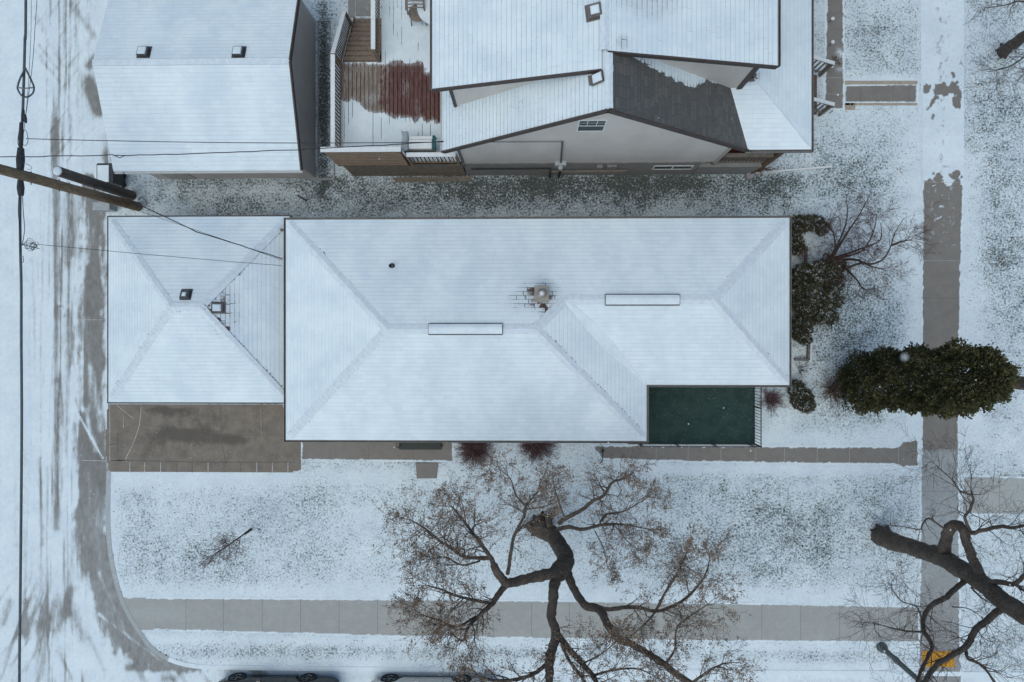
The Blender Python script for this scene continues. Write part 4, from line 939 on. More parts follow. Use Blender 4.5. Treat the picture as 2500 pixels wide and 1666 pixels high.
for i in range(n):
    x=dx0+i*pitch; x2=min(x+pitch-.011,dx1+.1); yb=dy0; yt=9.93 if x<-5.28 else 15.
    if x>dx1+.05: break
    ny=int((yt-yb)/.07)
    base=len(b.v)
    for j in range(ny+1):
        y=yb+(yt-yb)*j/ny
        qx,qy=Qn(np.array([x2]),np.array([y]),DZ); sn_=float(dsnow(qx,qy)[0]); gp=float(fbm(np.array([i*3.7+.3]),np.array([y*1.1]),3)[0])+float(fbm(np.array([i*1.31]),np.array([y*.3]),2)[0])*.5
        x2=min(x+pitch-(.022 if sn_<.5 else (.0005 if gp>.66 else .018)),dx1+.1)
        for xx in (x,(x+x2)/2,x2): b.v.append((xx,y,DZ))
        b.v.append((x,y,DZ-.035)); b.v.append((x2,y,DZ-.035))
    for j in range(ny):
        o=base+j*5; q=o+5
        for a_,c_ in ((0,1),(1,2),(3,0),(2,4)): b.f.append((o+a_,o+c_,q+c_,q+a_)); b.m.append(0)
A=np.array(b.v); px,py=Qn(A[:,0],A[:,1],A[:,2])
b.build('deck_boards',M['deck'],dk,attrs={'snow':dsnow(px,py),'red':np.clip(.5+(px-935)/60-.0*(py),0,1.2)})
b=MB(); b.box(dx0,dy0+.02,DZ-.25,dx1,dy0+.06,DZ-.04); b.box(dx0,dy0+.06,DZ-.25,dx0+.04,9.93,DZ-.04); b.box(dx0+.04,9.89,DZ-.25,-5.3,9.93,DZ-.04)
for x,y in ((dx0+.1,dy0+.1),(dx0+.1,9.8),(-4.6,dy0+.1),(-3.0,dy0+.15),(-5.3,9.8),(-5.3,14)): b.box(x,y,-.1,x+.14,y+.14,DZ-.04)
for i in range(12): b.box(dx0+.05,6.7+i*.65,DZ-.22,(dx1 if i>4 else dx1),6.74+i*.65,DZ-.045) if 6.7+i*.65<9.8 else b.box(-5.2,6.7+i*.65,DZ-.22,dx1,6.74+i*.65,DZ-.045)
b.build('frame',M['woodd'],dk)
b=MB(); b.box(dx0+.1,dy0+.2,DZ-.35,dx1-.1,9.7,DZ-.33); b.build('under_board',M['iron'],dk)
def woodrail(p0,p1,z0a,z0b,h,capw=.15,name='railing',sp=.13,par=dk):
    """z0: floor height at each end"""
    p0=Vector((*p0,z0a));p1=Vector((*p1,z0b)); U=Vector((0,0,1)); b=MB()
    b.obox(p0+U*(h-.06),p1+U*(h-.06),.04,.09); b.obox(p0+U*.1,p1+U*.1,.04,.09)
    L=(p1-p0).length; n=int(L/sp)
    b2=MB()
    for i in range(1,n):
        q=p0.lerp(p1,i/n); b2.box(q.x-.014,q.y-.014,q.z+.1,q.x+.014,q.y+.014,q.z+h-.06)
    for q in (p0,p1): b.box(q.x-.045,q.y-.045,q.z-.3,q.x+.045,q.y+.045,q.z+h-.02)
    o=b.build(name,M['woodl'],par); b2.build('baluster',M['iron'],o)
    b=MB(); b.obox(p0+U*(h+.012),p1+U*(h+.012),capw,.045); b.build('top_cap',M['white'],o,bevel=.008)
    return o
woodrail((-6.6,6.55),(-6.6,9.78),DZ,DZ,1.02)
woodrail((-6.62,9.86),(-6.62,12.0),DZ-.05,.28,1.0)
woodrail((-5.22,9.95),(-5.22,15.0),DZ,DZ,1.02)
# stairs
b=MB(); ns=9; ya,yb=9.94,12.3
for i in range(ns):
    y=ya+(yb-ya)*i/ns; z=DZ-.19*(i+1)*DZ/(.19*ns+.09)
    for k in range(2): b.box(-6.55,y+k*.135,z-.035,-5.3,y+k*.135+.125,z)
b.obox((-6.57,ya,DZ-.2),(-6.57,yb,.0),.04,.2); b.obox((-5.29,ya,DZ-.2),(-5.29,yb,0),.04,.2)
b.build('stairs',simple('stair_tread_wood',(.24,.19,.155),(.17,.12,.095),8),dk)
# privacy screen: horizontal slats
YQ=6.30
def scr(x0,x1,z0,z1,par):
    s_=MB(); n=9; pt_=(z1-z0-.04)/n
    for i in range(n): z=z0+.02+i*pt_; s_.box(x0-.03,YQ-.052,z,x1+.03,YQ-.0302,z+pt_*.66)
    o=s_.build('privacy_screen',M['woodl'],par)
    for x in (x0,(x0*.52+x1*.48),x1): f=MB(); f.box(x-.045,YQ-.03,z0-.15,x+.045,YQ+.06,z1); f.build('post',M['woodd'],o)
    c_=MB(); c_.box(x0-.1,YQ-.08,z1,x1+.1,YQ+.09,z1+.05); c_.build('top_cap',M['white'],o,bevel=.01)
scr(-6.68,-4.22,DZ-.02,3.62,dk)
woodrail((-4.08,6.33),(-2.40,6.33),DZ,DZ,1.06)
# lattice skirt
b=MB()
for i in range(-18,62):
    for s_ in (1,-1):
        xa=-6.6+i*.075; xb=xa+s_*1.7
        if s_<0: xb=xa; xa=xb+1.7; 
        p=Vector((xa,YQ-.005*s_,0.05)); q=Vector((xa+1.7*1,YQ-.005*s_,1.75)) if s_>0 else Vector((xb,YQ+.005,1.75))
        # clip to x range
        def clip(p,q,lo,hi):
            p=p.copy();q=q.copy()
            for a_,c_ in ((p,q),(q,p)):
                if a_.x<lo and c_.x>lo: t=(lo-a_.x)/(c_.x-a_.x); a_[:]=(a_+(c_-a_)*t)
                if a_.x>hi and c_.x<hi: t=(hi-a_.x)/(c_.x-a_.x); a_[:]=(a_+(c_-a_)*t)
            return p,q
        if max(p.x,q.x)<-6.6 or min(p.x,q.x)>-2.3: continue
        p,q=clip(p,q,-6.6,-2.3)
        if (q-p).length>.05: b.obox(p,q,.022,.006,up=(0,1,0))
b.build('lattice',M['woodg'],dk)
b=MB(); b.box(-6.6,YQ+.02,.0,-2.3,YQ+.04,DZ-.26); b.build('skirt_board',simple('skirt_shade_wood',(.10,.085,.08),(.07,.06,.055)),dk)
# planks lying by the lattice
for i,(xa,ya_,xb,yb_,z,lab) in enumerate([(960,437,1150,434,.10,'upper weathered plank lying beside the lattice under the deck'),(965,443,1148,440,.03,'lower weathered plank lying on the grass below the lattice')]):
    b=MB(); a=P(xa,ya_,z);c=P(xb,yb_,z); b.obox(a,c,.09,.04); b.obox(a+Vector((.1,.012,.03)),c+Vector((-.3,.012,.03)),.03,.015,0); tag(b.build('plank',M['woodg'],loc=((a+c)/2)[:]),lab,'plank','planks by the deck')
# grill box with snow and cover roll
gq=P(1028,351,2.6); gx,gy=gq.x,6.78
gt=thing('gas_grill','snow topped grill with teal handle and grey covered end against the deck rail','grill',(gx,gy,DZ))
b=MB(); b.box(gx-.62,gy-.24,DZ+.25,gx+.45,gy+.24,DZ+.82); b.box(gx-.55,gy-.2,DZ,gx-.5,gy+.2,DZ+.25); b.box(gx+.35,gy-.2,DZ,gx+.4,gy+.2,DZ+.25); b.build('cabinet',M['gutter'],gt,bevel=.01)
b=MB(); b.box(gx-.40,gy-.22,DZ+.82,gx+.40,gy+.10,DZ+.98); b.build('lid',M['white'],gt,bevel=.03)
b=MB(); b.box(gx-.40,gy+.12,DZ+.82,gx+.40,gy+.235,DZ+.90); b.build('back_shelf',M['white'],gt,bevel=.01)
b=MB(); b.box(gx+.41,gy-.22,DZ+.80,gx+.50,gy+.24,DZ+.96); b.tube([(gx+.46,gy+.05,DZ+.97),(gx+.56,gy+.12,DZ+1.02),(gx+.46,gy+.22,DZ+.97)],.02,6); b.build('handle',M['teal'],gt)
b=MB(); pts=[(gx-.52,gy-.26+i*.065,DZ+.90+.02*math.sin(i*2.1)) for i in range(11)]; b.tube(pts,[.11+.012*math.sin(i*2.4) for i in range(11)],12); b.build('side_cover',M['cloth'],gt,smooth=True)
# wicker chair and round table on the deck
cq=P(1018,15,2.3); cx,cy=cq.x,cq.y
ct=thing('deck_chair','slatted weathered deck chair standing on the snowy deck by the wall','chair',(cx,cy,DZ))
b=MB()
for i in range(8): b.box(cx-.26,cy-.30+i*.095,DZ+.86-.0*i,cx+.26,cy-.255+i*.095,DZ+.885) if False else b.tube([(cx-.27,cy+.5-i*.105,DZ+1.0-i*.02),(cx,cy+.5-i*.105,DZ+1.03-i*.02),(cx+.27,cy+.5-i*.105,DZ+1.0-i*.02)],.02,6)
b.build('back_slats',M['woodg'],ct)
for s_ in (-1,1): b=MB(); b.tube([(cx+s_*.28,cy+.55,DZ+1.02),(cx+s_*.29,cy-.2,DZ+.85),(cx+s_*.3,cy-.34,DZ+.6)],.03,8); b.tube([(cx+s_*.36,cy+.3,DZ+.64),(cx+s_*.36,cy-.2,DZ+.64)],.035,6); b.build('arm_frame',M['woodg'],ct)
b=MB(); b.lathe((cx,cy-.22,DZ+.42),[(.02,0),(.30,0),(.31,.03),(.29,.05),(.02,.05)],24); b.build('seat',M['woodg'],ct)
for sx in (-1,1):
    for sy in (-1,1): b=MB(); b.tube([(cx+sx*.22,cy-.2+sy*.2,DZ+.43),(cx+sx*.27,cy-.2+sy*.26,DZ)],.022,6); b.build('leg',M['woodg'],ct)
tq=P(1062,18,2.5); tt=thing('round_table','round snow covered table partly under the house eave on the deck','table',(tq.x,tq.y,DZ))
b=MB(); b.lathe((tq.x,tq.y,DZ+.68),[(.60,0),(.62,.02),(.60,.05)],40); b.build('table_top',M['snow'],tt)
b=MB(); b.tube([(tq.x,tq.y,DZ),(tq.x,tq.y,DZ+.68)],.04,8); b.lathe((tq.x,tq.y,DZ),[(.3,0),(.28,.03),(.05,.05)],20); b.build('pedestal',M['metal'],tt)
# path blocks at the foot of the stairs
b=MB()
for (x0,y0_,x1,y1_) in [(850,0,868,45),(869,0,905,40),(906,0,912,38)]:
    a=P(x0,y1_);c=P(x1,y0_-60); b.box(a.x,a.y,-.02,c.x-.01,c.y,.02)
struct(b.build('stair_landing',M['path'],attrs={'snow':[.2]*24,'dust':[.2]*24}))
# solar lights along the front walk
for px_,py_,lab in ((2033,46,'northernmost of the small solar stake lights by the front walk'),(2033,103,'second small solar stake light from the top by the front walk'),(2031,162,'small solar stake light beside the upper porch stair rail'),(2037,268,'small solar stake light at the lower corner of the front walk')):
    q=P(px_,py_,.35); t_=thing('stake_light',lab,'garden light',(q.x,q.y,0),'solar lights along the front walk')
    b=MB(); b.tube([(q.x,q.y,0),(q.x,q.y,.32)],.012,6); b.build('stake',M['iron'],t_)
    b=MB(); b.lathe((q.x,q.y,.30),[(.04,0),(.055,.05),(.07,.06),(.06,.085),(.02,.10)],16); b.build('lamp_head',M['white'],t_)
# downspout extension lying on the lawn and pier with post
a=P(1845,423,.08);c=P(2030,407,.08); b=MB(); b.obox(a,c,.07,.05); tag(b.build('drain_extension',M['white'],loc=a[:]),'long white downspout pipe lying on the lawn south of the porch','pipe')
q=P(1828,430,.0); b=MB(); b.lathe((q.x,q.y,-.02),[(.17,0),(.15,.2),(.12,.22)],16); pr_=tag(b.build('concrete_pier',M['path'],loc=(q.x,q.y,0),attrs={'snow':[.1]*48,'dust':[.5]*48}),'round concrete pier at the end of the white drain pipe','pier')
b=MB(); b.obox((q.x+.05,q.y+.08,.15),(8.72,WY+.15,2.6),.10,.10); b.build('brace_post',M['woodd'],nh)
# ------------------------------------------------------------------ poles and cables
def polemb(p0,p1,r0,r1,mat,name,label,cat,lean=(0,0)):
    p0=Vector(p0);p1=Vector(p1); pts=[p0.lerp(p1,i/10) for i in range(11)]
    b=MB(); b.tube(pts,[r0+(r1-r0)*i/10 for i in range(11)],18); o=b.build(name,mat,loc=p0[:],smooth=False)
    return tag(o,label,cat) if label else o
pb=P(338,506,0); pt=P(50,428,6.3); top=pb.lerp(pt,1.55)
up=thing('utility_pole','tall brown wooden utility pole leaning out of the picture over the alley','utility pole',pb[:])
b=MB(); b.tube([pb.lerp(top,i/10)-Vector((0,0,.1 if i==0 else 0)) for i in range(11)],[.165-.004*i for i in range(11)],20); b.build('pole',M['pole'],up,smooth=True)
b=MB(); of=Vector((.02,.165,0)); b.tube([pb.lerp(top,i/10)+of*(1-.02*i)+Vector((.0,.008*math.sin(i*1.3),0)) for i in range(11)],.014,6); b.tube([pb.lerp(top,i/10)+Vector((-.05,.15,0)) for i in range(11)],.007,5); b.build('ground_wire',M['cable'],up)
b=MB(); t1=pb.lerp(top,.60)
for k in (.42,.47,.60): b=MB(); q=pb.lerp(top,k); b.tube([q+Vector((0,-.2,0)),q+Vector((0,.2,0))],.018,6); b.build('bolt',M['metal'],up)
sb=P(322,478,0); st=P(140,418,4.2)
sp_=thing('utility_pole','short cut off grey wooden pole stub with snowy top beside the tall pole','utility pole',sb[:])
b=MB(); b.tube([sb,sb.lerp(st,.5),st],[.185,.175,.165],20); b.build('pole',M['pole2'],sp_)
b=MB(); b.lathe((st.x,st.y,st.z-.01),[(.155,0),(.14,.03),(.06,.045)],18); b.build('snow_cap',M['snow'],sp_,smooth=True)
b=MB(); q=sb.lerp(st,.18); q2=pb.lerp(top,.1); b.tube([q,q2],.03,6); b.tube([sb.lerp(st,.55),pb.lerp(top,.28)],.03,6); b.build('tie_rod',M['metal'],sp_)
def wire(pts,r,label,mat='cable',name='cable',cat='cable',sag=0,wob=0,group=None,n=14,extra=None):
    P3=[P(*p) for p in pts] if not isinstance(pts[0],Vector) else pts
    out=[]
    for i in range(len(P3)-1):
        for k in range(n):
            t=k/n; q=P3[i].lerp(P3[i+1],t); q=q-Vector((0,0,sag*4*t*(1-t))); 
            if wob: q+=Vector((random.uniform(-wob,wob),random.uniform(-wob,wob),0))
            out.append(q)
    out.append(P3[-1]); b=MB(); b.tube(out,r,6)
    return tag(b.build(name,M[mat],loc=out[0][:],smooth=True),label,cat,group)
random.seed(5)
zc_=6.15
main=thing('cable_bundle','thick dark cable bundle running over the alley along the left edge','cable',P(55,833,zc_)[:])
b=MB(); pl=[P(x,y,zc_) for x,y in ((66,-900),(63,0),(61,90),(59,170),(56,260),(53,330),(50,430),(49,520),(50,620),(52,700),(52,833),(53,1000),(52,1200),(49,1500),(47,1700),(44,2600))]
b.tube(dense(pl,4),.036,8); b.build('main_cable',M['cableg'],main,smooth=True)
b=MB(); 
def seg(px0,py0,px1,py1,r,n=10,dz=.05,zz=zc_): b.tube([P(px0,py0,zz+dz),P((px0+px1)/2,(py0+py1)/2,zz+dz),P(px1,py1,zz+dz)],[r*.75,r,r*.75],n)
seg(51,362,49,420,.115); seg(50,440,51,478,.10); seg(52,300,51,366,.065); seg(57,268,55,296,.05); seg(60,280,63,300,.05)
b.build('splice_case',M['cable'],main)
def curve(pts,r,name,mat='cable',n=6,z=zc_,par=main):
    b=MB(); b.tube(dense([P(x,y,z+.06+.03*math.sin(i*2.)) for i,(x,y) in enumerate(pts)],5),r,n); return b.build(name,M[mat],par,smooth=True)
curve([(61,165),(66,175),(78,200),(83,215),(80,228),(70,236),(62,237),(52,233),(45,222),(43,213),(48,195),(56,178),(61,165)],.026,'snowshoe_loop','cableg')
curve([(44,214),(60,216),(83,214)],.02,'snowshoe_bar','metal')
curve([(90,-60),(90,0),(86,60),(80,150),(70,230),(62,290),(57,330)],.008,'thin_wire')
curve([(76,-60),(76,60),(72,160),(66,250),(60,300)],.006,'thin_wire')
curve([(52,330),(60,318),(66,325),(68,345),(62,356),(54,350)],.008,'wire_coil'); curve([(53,300),(46,325),(44,350),(50,365)],.012,'wire_coil')
curve([(55,480),(57,520),(60,560),(54,600)],.010,'wire_coil'); curve([(46,480),(45,520),(48,560),(50,620)],.012,'wire_coil'); curve([(62,400),(74,405),(77,413),(66,414)],.006,'wire_coil')
for k in range(5):
    r1=random.uniform(9,19); cx_,cy_=68+k*4,595+random.uniform(-9,9); a0=random.uniform(0,6)
    curve([(55,598)]+[(cx_+r1*math.cos(a0+j*.9)*random.uniform(.3,1.3),cy_+r1*.8*math.sin(a0+j*.9)*random.uniform(.3,1.3)) for j in range(8)]+[(90,598)],.006,'wire_coil')
curve([(50,640),(57,640),(56,625)],.009,'wire_coil')
wire([(64,339,6.1),(1083,347,4.35)],.013,'upper thin service wire from the alley cable to the beige house',sag=.25)
wire([(-60,385,6.6),(20,382,6.5)],.018,'',sag=0) if False else None
wire([(-80,384,6.7),(270,379,6.0),(310,380,5.9),(730,366,5.2),(1083,345,4.4)],.015,'lower twisted service wire crossing both the alley and the snowy garage roof',wob=.012,sag=.03)
random.seed(6)
wire([(275,378,6.0),(292,386,5.9),(308,379,5.9)],.012,'small slack loop hanging on the twisted service wire',name='wire_loop',n=6)
wire([pb.lerp(top,.06)+Vector((0,.16,0)),P(480,566,4.4),P(690,632,3.05)],.017,'heavy twisted service wire from the pole foot over the garage roof',wob=.010,sag=.06)
wire([P(345,517,3.5),P(560,590,3.6),P(690,636,3.03)],.007,'thin wire running beside the heavy twisted wire over the garage roof',sag=.05)
wire([P(92,597,6.1),P(688,649,3.1)],.008,'thin single wire from the coil to the long house eave',sag=.2)
# bin and box by the poles
q=P(262,450,0); bn=thing('wheeled_bin','dark grey lidded bin with snow on top behind the wooden poles','bin',(q.x,q.y,0))
b=MB(); a=P(240,402,1.0); c=P(276,440,1.0); x0,x1,y0,y1=a.x-.05,c.x-.02,c.y-.1,a.y; 
b.add([(x,y,z) for z,i in ((.05,.08),(.95,0)) for y in (y0+i,y1-i) for x in (x0+i,x1-i)],[(0,2,3,1),(4,5,7,6),(0,1,5,4),(2,6,7,3),(0,4,6,2),(1,3,7,5)]); b.build('body',M['bin'],bn)
b=MB(); b.box(x0-.02,y0-.02,.95,x1+.02,y1+.02,1.0); b.box(x0-.02,y1+.02,.9,x1+.02,y1+.06,.96); lid=b.build('lid',M['bin'],bn,bevel=.01)
b=MB(); b.box(x0+.03,y0+.03,1.0,x1-.12,y1-.03,1.04); b.build('snow_cap',M['snow'],lid,bevel=.015)
b=MB(); 
for yy in (y0+.1,y1-.2): b.lathe((x1-.12,yy,.12),[(.1,-.02),(.1,.02)],14)
b.build('wheel',M['tyre'],bn)
q=P(244,505,.5); b=MB(); b.box(q.x-.22,q.y-.1,-.02,q.x+.35,q.y+.12,.5); b.box(q.x-.26,q.y-.14,.5,q.x+.39,q.y+.16,.54); tag(b.build('utility_box',M['utilbox'],loc=(q.x,q.y,0),bevel=.01),'low snow topped utility box between the poles and the attached garage','utility box')
q=P(345,500,.0); b=MB(); b.tube(dense([Vector((q.x-.1,q.y+.2,.02)),Vector((q.x+.05,q.y+.28,.1)),Vector((q.x+.22,q.y+.05,.06)),Vector((q.x+.1,q.y-.12,.03))],4),.03,6); tag(b.build('cable_guard',M['utilbox'],loc=q[:]),'small pale bent conduit at the foot of the tall pole','conduit')
q=P(748,478,.0); b=MB(); b.tube([(q.x,q.y-.2,-.05),(q.x,q.y-.2,.9)],.04,10); b.lathe((q.x,q.y-.2,.9),[(.05,0),(.05,.03),(.02,.05)],10); tag(b.build('vent_post',M['metal'],loc=(q.x,q.y-.2,0)),'short dark metal post on the grass north of the long house','post')
# street lamp at the lower right
lb=P(2152,1580,0); lt=P(2246,1666,3.3); ltop=lb+(Vector((lb.x+.05,lb.y-.02,7.0))-lb)
lm=thing('street_lamp','grey green street lamp pole on the snowy verge near the yellow pad','street lamp',lb[:])
b=MB(); b.lathe((lb.x,lb.y,0),[(.20,0),(.19,.12),(.13,.2)],16); b.build('base',M['lamp'],lm)
lp=lambda k: lb.lerp(Vector((P(2236,1655,2.3).x,P(2236,1655,2.3).y,2.3)),k/2.3)
b=MB(); b.tube([lp(0),lp(2.3),lp(5),lp(7)],[.10,.09,.075,.06],14); b.lathe((lp(1).x,lp(1).y,1.0),[(.115,-.06),(.115,.1)],14); b.build('pole',M['lamp'],lm,smooth=False)
b=MB(); e=lp(7); b.tube([e,e+Vector((0,-.5,.25)),e+Vector((0,-1.6,.35))],.035,8); b.build('arm',M['lamp'],lm)
b=MB(); b.box(e.x-.13,e.y-2.2,e.z+.27,e.x+.13,e.y-1.6,e.z+.42); b.build('lamp_head',M['lamp'],lm,bevel=.03)
# ------------------------------------------------------------------ vegetation
class Tree:
    def __init__(s,seed): s.b=MB(); s.r=random.Random(seed); s.leaf=[]; s.tips=[]; s.tw=MB()
    def limb(s,pts,radii,n=10,knob=.06):
        pts=[P(*p) if not isinstance(p,Vector) else p for p in pts]
        rr=[]; out=dense(pts,5)
        for i in range(len(out)):
            t=i/(len(out)-1)*(len(radii)-1); k=min(int(t),len(radii)-2); rr.append((radii[k]+(radii[k+1]-radii[k])*(t-k))*(1+s.r.uniform(-knob,knob)))
        out=[p+Vector((s.r.uniform(-1,1),s.r.uniform(-1,1),s.r.uniform(-1,1)))*min(.02,rr[i]*.15) for i,p in enumerate(out)]
        s.b.tube(out,rr,n); return out,rr
    def grow(s,p,d,r,L,lv,maxlv,up=.25,leaf=.5,curv=.22,ang=(.45,1.0),nk=(2,4),ratio=(.45,.72)):
        rn=s.r; n=max(3,int(L/.11)) if lv<2 else max(2,int(L/.14)); n=min(n,9); pts=[p]; rr=[r]; dd=d.normalized()
        for i in range(n):
            dd=(dd+Vector((rn.gauss(0,curv),rn.gauss(0,curv),rn.gauss(0,curv)+up*.12))).normalized()
            pts.append(pts[-1]+dd*(L/n)); rr.append(max(r*(1-.72*(i+1)/n),.0028))
        (s.b if r>.02 else s.tw).tube(pts,rr,(7 if r>.05 else (5 if r>.018 else 3)),cap=False)
        if lv<maxlv:
            k=rn.randint(*nk)+(1 if lv==0 else 0)
            for j in range(k):
                t=rn.uniform(.22,1.) if j<k-1 else 1.; i=min(n-1,int(t*n)); q=pts[i].lerp(pts[i+1],t*n-i) if t<1 else pts[-1]
                ax=(pts[i+1]-pts[i]).normalized(); pr=ax.orthogonal().normalized(); pr.rotate(Matrix.Rotation(rn.uniform(0,6.28),3,ax))
                a=rn.uniform(*ang)*(.5 if t==1. else 1); nd=ax*math.cos(a)+pr*math.sin(a); nd.z=nd.z*.7+.05*up
                s.grow(q,nd,max(rr[i]*.68,.003),L*rn.uniform(*ratio),lv+1,maxlv,up,leaf,curv,ang,nk,ratio)
        if lv>=maxlv-1:
            for i in range(1,len(pts)):
                if rn.random()<leaf: s.leaf.append((pts[i],dd))
    def sprout(s,out,rr,a,b_,n,L,maxlv=3,up=.3,leaf=.5,rmax=.03,out_dir=None,**k):
        rn=s.r
        for j in range(n):
            t=a+(b_-a)*(j+rn.random())/n; i=min(len(out)-2,int(t*(len(out)-1))); ax=(out[i+1]-out[i]).normalized(); q=out[i].lerp(out[i+1],rn.random())
            pr=ax.orthogonal().normalized(); pr.rotate(Matrix.Rotation(rn.uniform(0,6.28),3,ax)); an=rn.uniform(.5,1.1); nd=ax*math.cos(an)+pr*math.sin(an)
            if out_dir is not None: nd=(nd+out_dir*.5).normalized()
            nd.z=nd.z*.6+.15
            s.grow(q,nd,min(rmax,rr[i]*.5),L*rn.uniform(.6,1.15),0 if maxlv>2 else 1,maxlv,up,leaf,**k)
    def leaves(s,size,per=(1,3),clump=.05):
        b=MB(); rn=s.r; at=[]
        for p,d in s.leaf:
            for k in range(rn.randint(*per)):
                q=p+Vector((rn.gauss(0,clump),rn.gauss(0,clump),rn.gauss(0,clump)-.02)); u=Vector((rn.gauss(0,1),rn.gauss(0,1),rn.gauss(0,.6))).normalized(); v=u.orthogonal().normalized(); v.rotate(Matrix.Rotation(rn.uniform(0,6.28),3,u)); sz=size*rn.uniform(.6,1.3)
                w_=sz*rn.uniform(.3,.55); c_=u.cross(v)*sz*rn.uniform(-.25,.25)
                b.add([q-u*sz,q+v*w_+c_,q+u*sz,q-v*w_+c_],[(0,1,2,3)]); at+=[rn.random()]*4
        return b,at
def rootflare(t,p,r,n=7,spread=1.0):
    rn=t.r
    for i in range(n):
        a=i*6.283/n+rn.uniform(-.3,.3); L=r*rn.uniform(1.2,1.9)*spread
        t.b.tube([p+Vector((0,0,r*1.6)),p+Vector((math.cos(a)*r*.75,math.sin(a)*r*.75,r*.6)),p+Vector((math.cos(a)*L,math.sin(a)*L,-.04))],[r*.5,r*.42,r*.14],7)
# big tree on the south lawn
def zcv(v): return P(900+v[0]/2.354,1000+v[1]/2.354,v[2])
def Z3(l): return [zcv(v) for v in l]
T1=Tree(11)
tr,rt=T1.limb(Z3([(978,668,-.1),(1000,690,.5),(1060,725,1.2),(1105,800,2.1),(1135,850,2.9),(1130,905,3.5),(1095,945,4.2)]),[.40,.36,.30,.27,.29,.25,.24],14,.08)
rootflare(T1,P(1318,1285,0),.34,8)
T1.b.tube([P(1297,1290,.0),P(1290,1283,.35),P(1292,1278,.7)],[.16,.13,.05],8); T1.b.tube([P(1345,1262,.0),P(1338,1260,.6),P(1343,1285,1.2)],[.14,.12,.12],8)
L=[]
def lb_(pts,rad,**k): o=T1.limb(Z3(pts),rad,**k); L.append(o); return o
lb_([(1095,945,4.2),(1040,948,4.5),(960,960,4.8),(890,978,5.1),(800,1000,5.5),(760,965,5.9),(720,900,6.3)],[.19,.17,.15,.13,.11],n=10)
lb_([(1130,840,3.0),(1090,890,3.7),(1045,940,4.4)],[.17,.15,.13])
a1=lb_([(720,900,6.3),(700,850,6.5),(650,780,6.7),(590,700,7.0),(530,620,7.3),(480,560,7.5)],[.085,.06,.04,.02],n=8)
a2=lb_([(705,855,6.4),(560,850,6.6),(480,800,6.9),(400,750,7.1),(330,690,7.4),(250,640,7.6)],[.06,.045,.035,.015],n=8)
a2b=lb_([(640,870,6.5),(540,895,6.7),(440,850,6.9),(360,860,7.2)],[.03,.022,.01],n=6)
a3=lb_([(800,1000,5.5),(740,1070,5.8),(710,1115,6.0),(640,1180,6.4),(570,1255,6.8),(540,1330,7.2),(470,1280,7.5)],[.10,.085,.06,.035,.02],n=8)
a4=lb_([(705,1115,6.0),(600,1095,6.3),(500,1070,6.6),(420,1035,6.9),(330,1010,7.3)],[.055,.04,.03,.012],n=7)
a4b=lb_([(620,1190,6.4),(500,1250,6.8),(400,1210,7.1),(300,1180,7.4)],[.04,.03,.012],n=6)
a5=lb_([(800,945,5.6),(818,820,5.9),(835,730,6.1),(890,620,6.3),(900,560,6.5),(965,480,6.8),(985,420,7.2)],[.06,.05,.04,.025,.012],n=7)
a5b=lb_([(895,550,6.5),(845,490,6.8),(815,400,7.1),(760,350,7.4)],[.028,.02,.01],n=6)
a5c=lb_([(900,575,6.5),(1000,560,6.7),(1080,530,7.0)],[.022,.015,.007],n=6)
c1=lb_([(1095,945,4.2),(1065,1010,4.6),(1060,1090,5.0),(1050,1190,5.4),(1075,1290,5.8),(1050,1400,6.3),(1040,1480,6.6),(1040,1580,7.0),(1050,1700,7.6)],[.18,.155,.15,.13,.145,.11,.07],n=12,knob=.09)
c2=lb_([(1085,1290,5.8),(1140,1360,6.1),(1200,1430,6.4),(1270,1510,6.8),(1330,1600,7.3),(1400,1720,7.8)],[.10,.085,.07,.05],n=9)
c2b=lb_([(1110,1350,6.1),(1150,1440,6.5),(1210,1520,6.8),(1300,1640,7.3)],[.05,.045,.03],n=7)
c2c=lb_([(1290,1530,6.9),(1400,1500,7.2),(1540,1490,7.5),(1660,1540,7.8)],[.035,.025,.012],n=6)
c2d=lb_([(1230,1460,6.6),(1330,1410,7.0),(1430,1330,7.5)],[.025,.018,.008],n=6)
c3=lb_([(1045,1440,6.4),(980,1500,6.7),(900,1540,7.0),(800,1558,7.2),(700,1555,7.4),(620,1525,7.7)],[.065,.055,.045,.02],n=8)
c4=lb_([(1040,1560,6.9),(960,1640,7.2),(880,1740,7.5)],[.06,.04],n=7)
d1=lb_([(1135,915,3.6),(1155,980,4.0),(1190,1050,4.4),(1240,1120,4.8),(1290,1140,5.0),(1335,1160,5.3),(1370,1230,5.6),(1430,1310,5.9),(1510,1350,6.2),(1600,1400,6.5),(1690,1460,6.8),(1780,1530,7.1),(1880,1590,7.4),(2000,1680,7.8)],[.16,.13,.12,.125,.12,.11,.10,.095,.09,.08],n=12,knob=.08)
d2=lb_([(1290,1125,5.0),(1370,1150,5.4),(1480,1137,5.8),(1560,1140,6.1),(1650,1160,6.4),(1760,1125,6.8),(1850,1060,7.2),(1930,960,7.6),(1960,860,7.9)],[.075,.06,.05,.035,.015],n=8)
d3=lb_([(1650,1160,6.4),(1690,1080,6.7),(1740,990,7.0),(1780,930,7.3),(1830,820,7.7)],[.04,.03,.015],n=7)
d4=lb_([(1650,1160,6.4),(1600,1220,6.6),(1500,1310,6.9)],[.035,.025,.012],n=6)
d5=lb_([(1700,1465,6.8),(1760,1380,7.2),(1770,1260,7.5),(1860,1180,7.8),(1950,1120,8.0)],[.035,.025,.012],n=6)
d6=lb_([(1860,1570,7.3),(1960,1500,7.7),(2040,1460,8.0)],[.04,.02],n=6)
e1=lb_([(1095,650,1.5),(1160,610,2.2),(1230,575,2.9),(1290,525,3.5),(1350,495,4.1),(1400,420,4.7),(1460,400,5.3),(1520,365,5.9)],[.085,.07,.055,.04,.015],n=8)
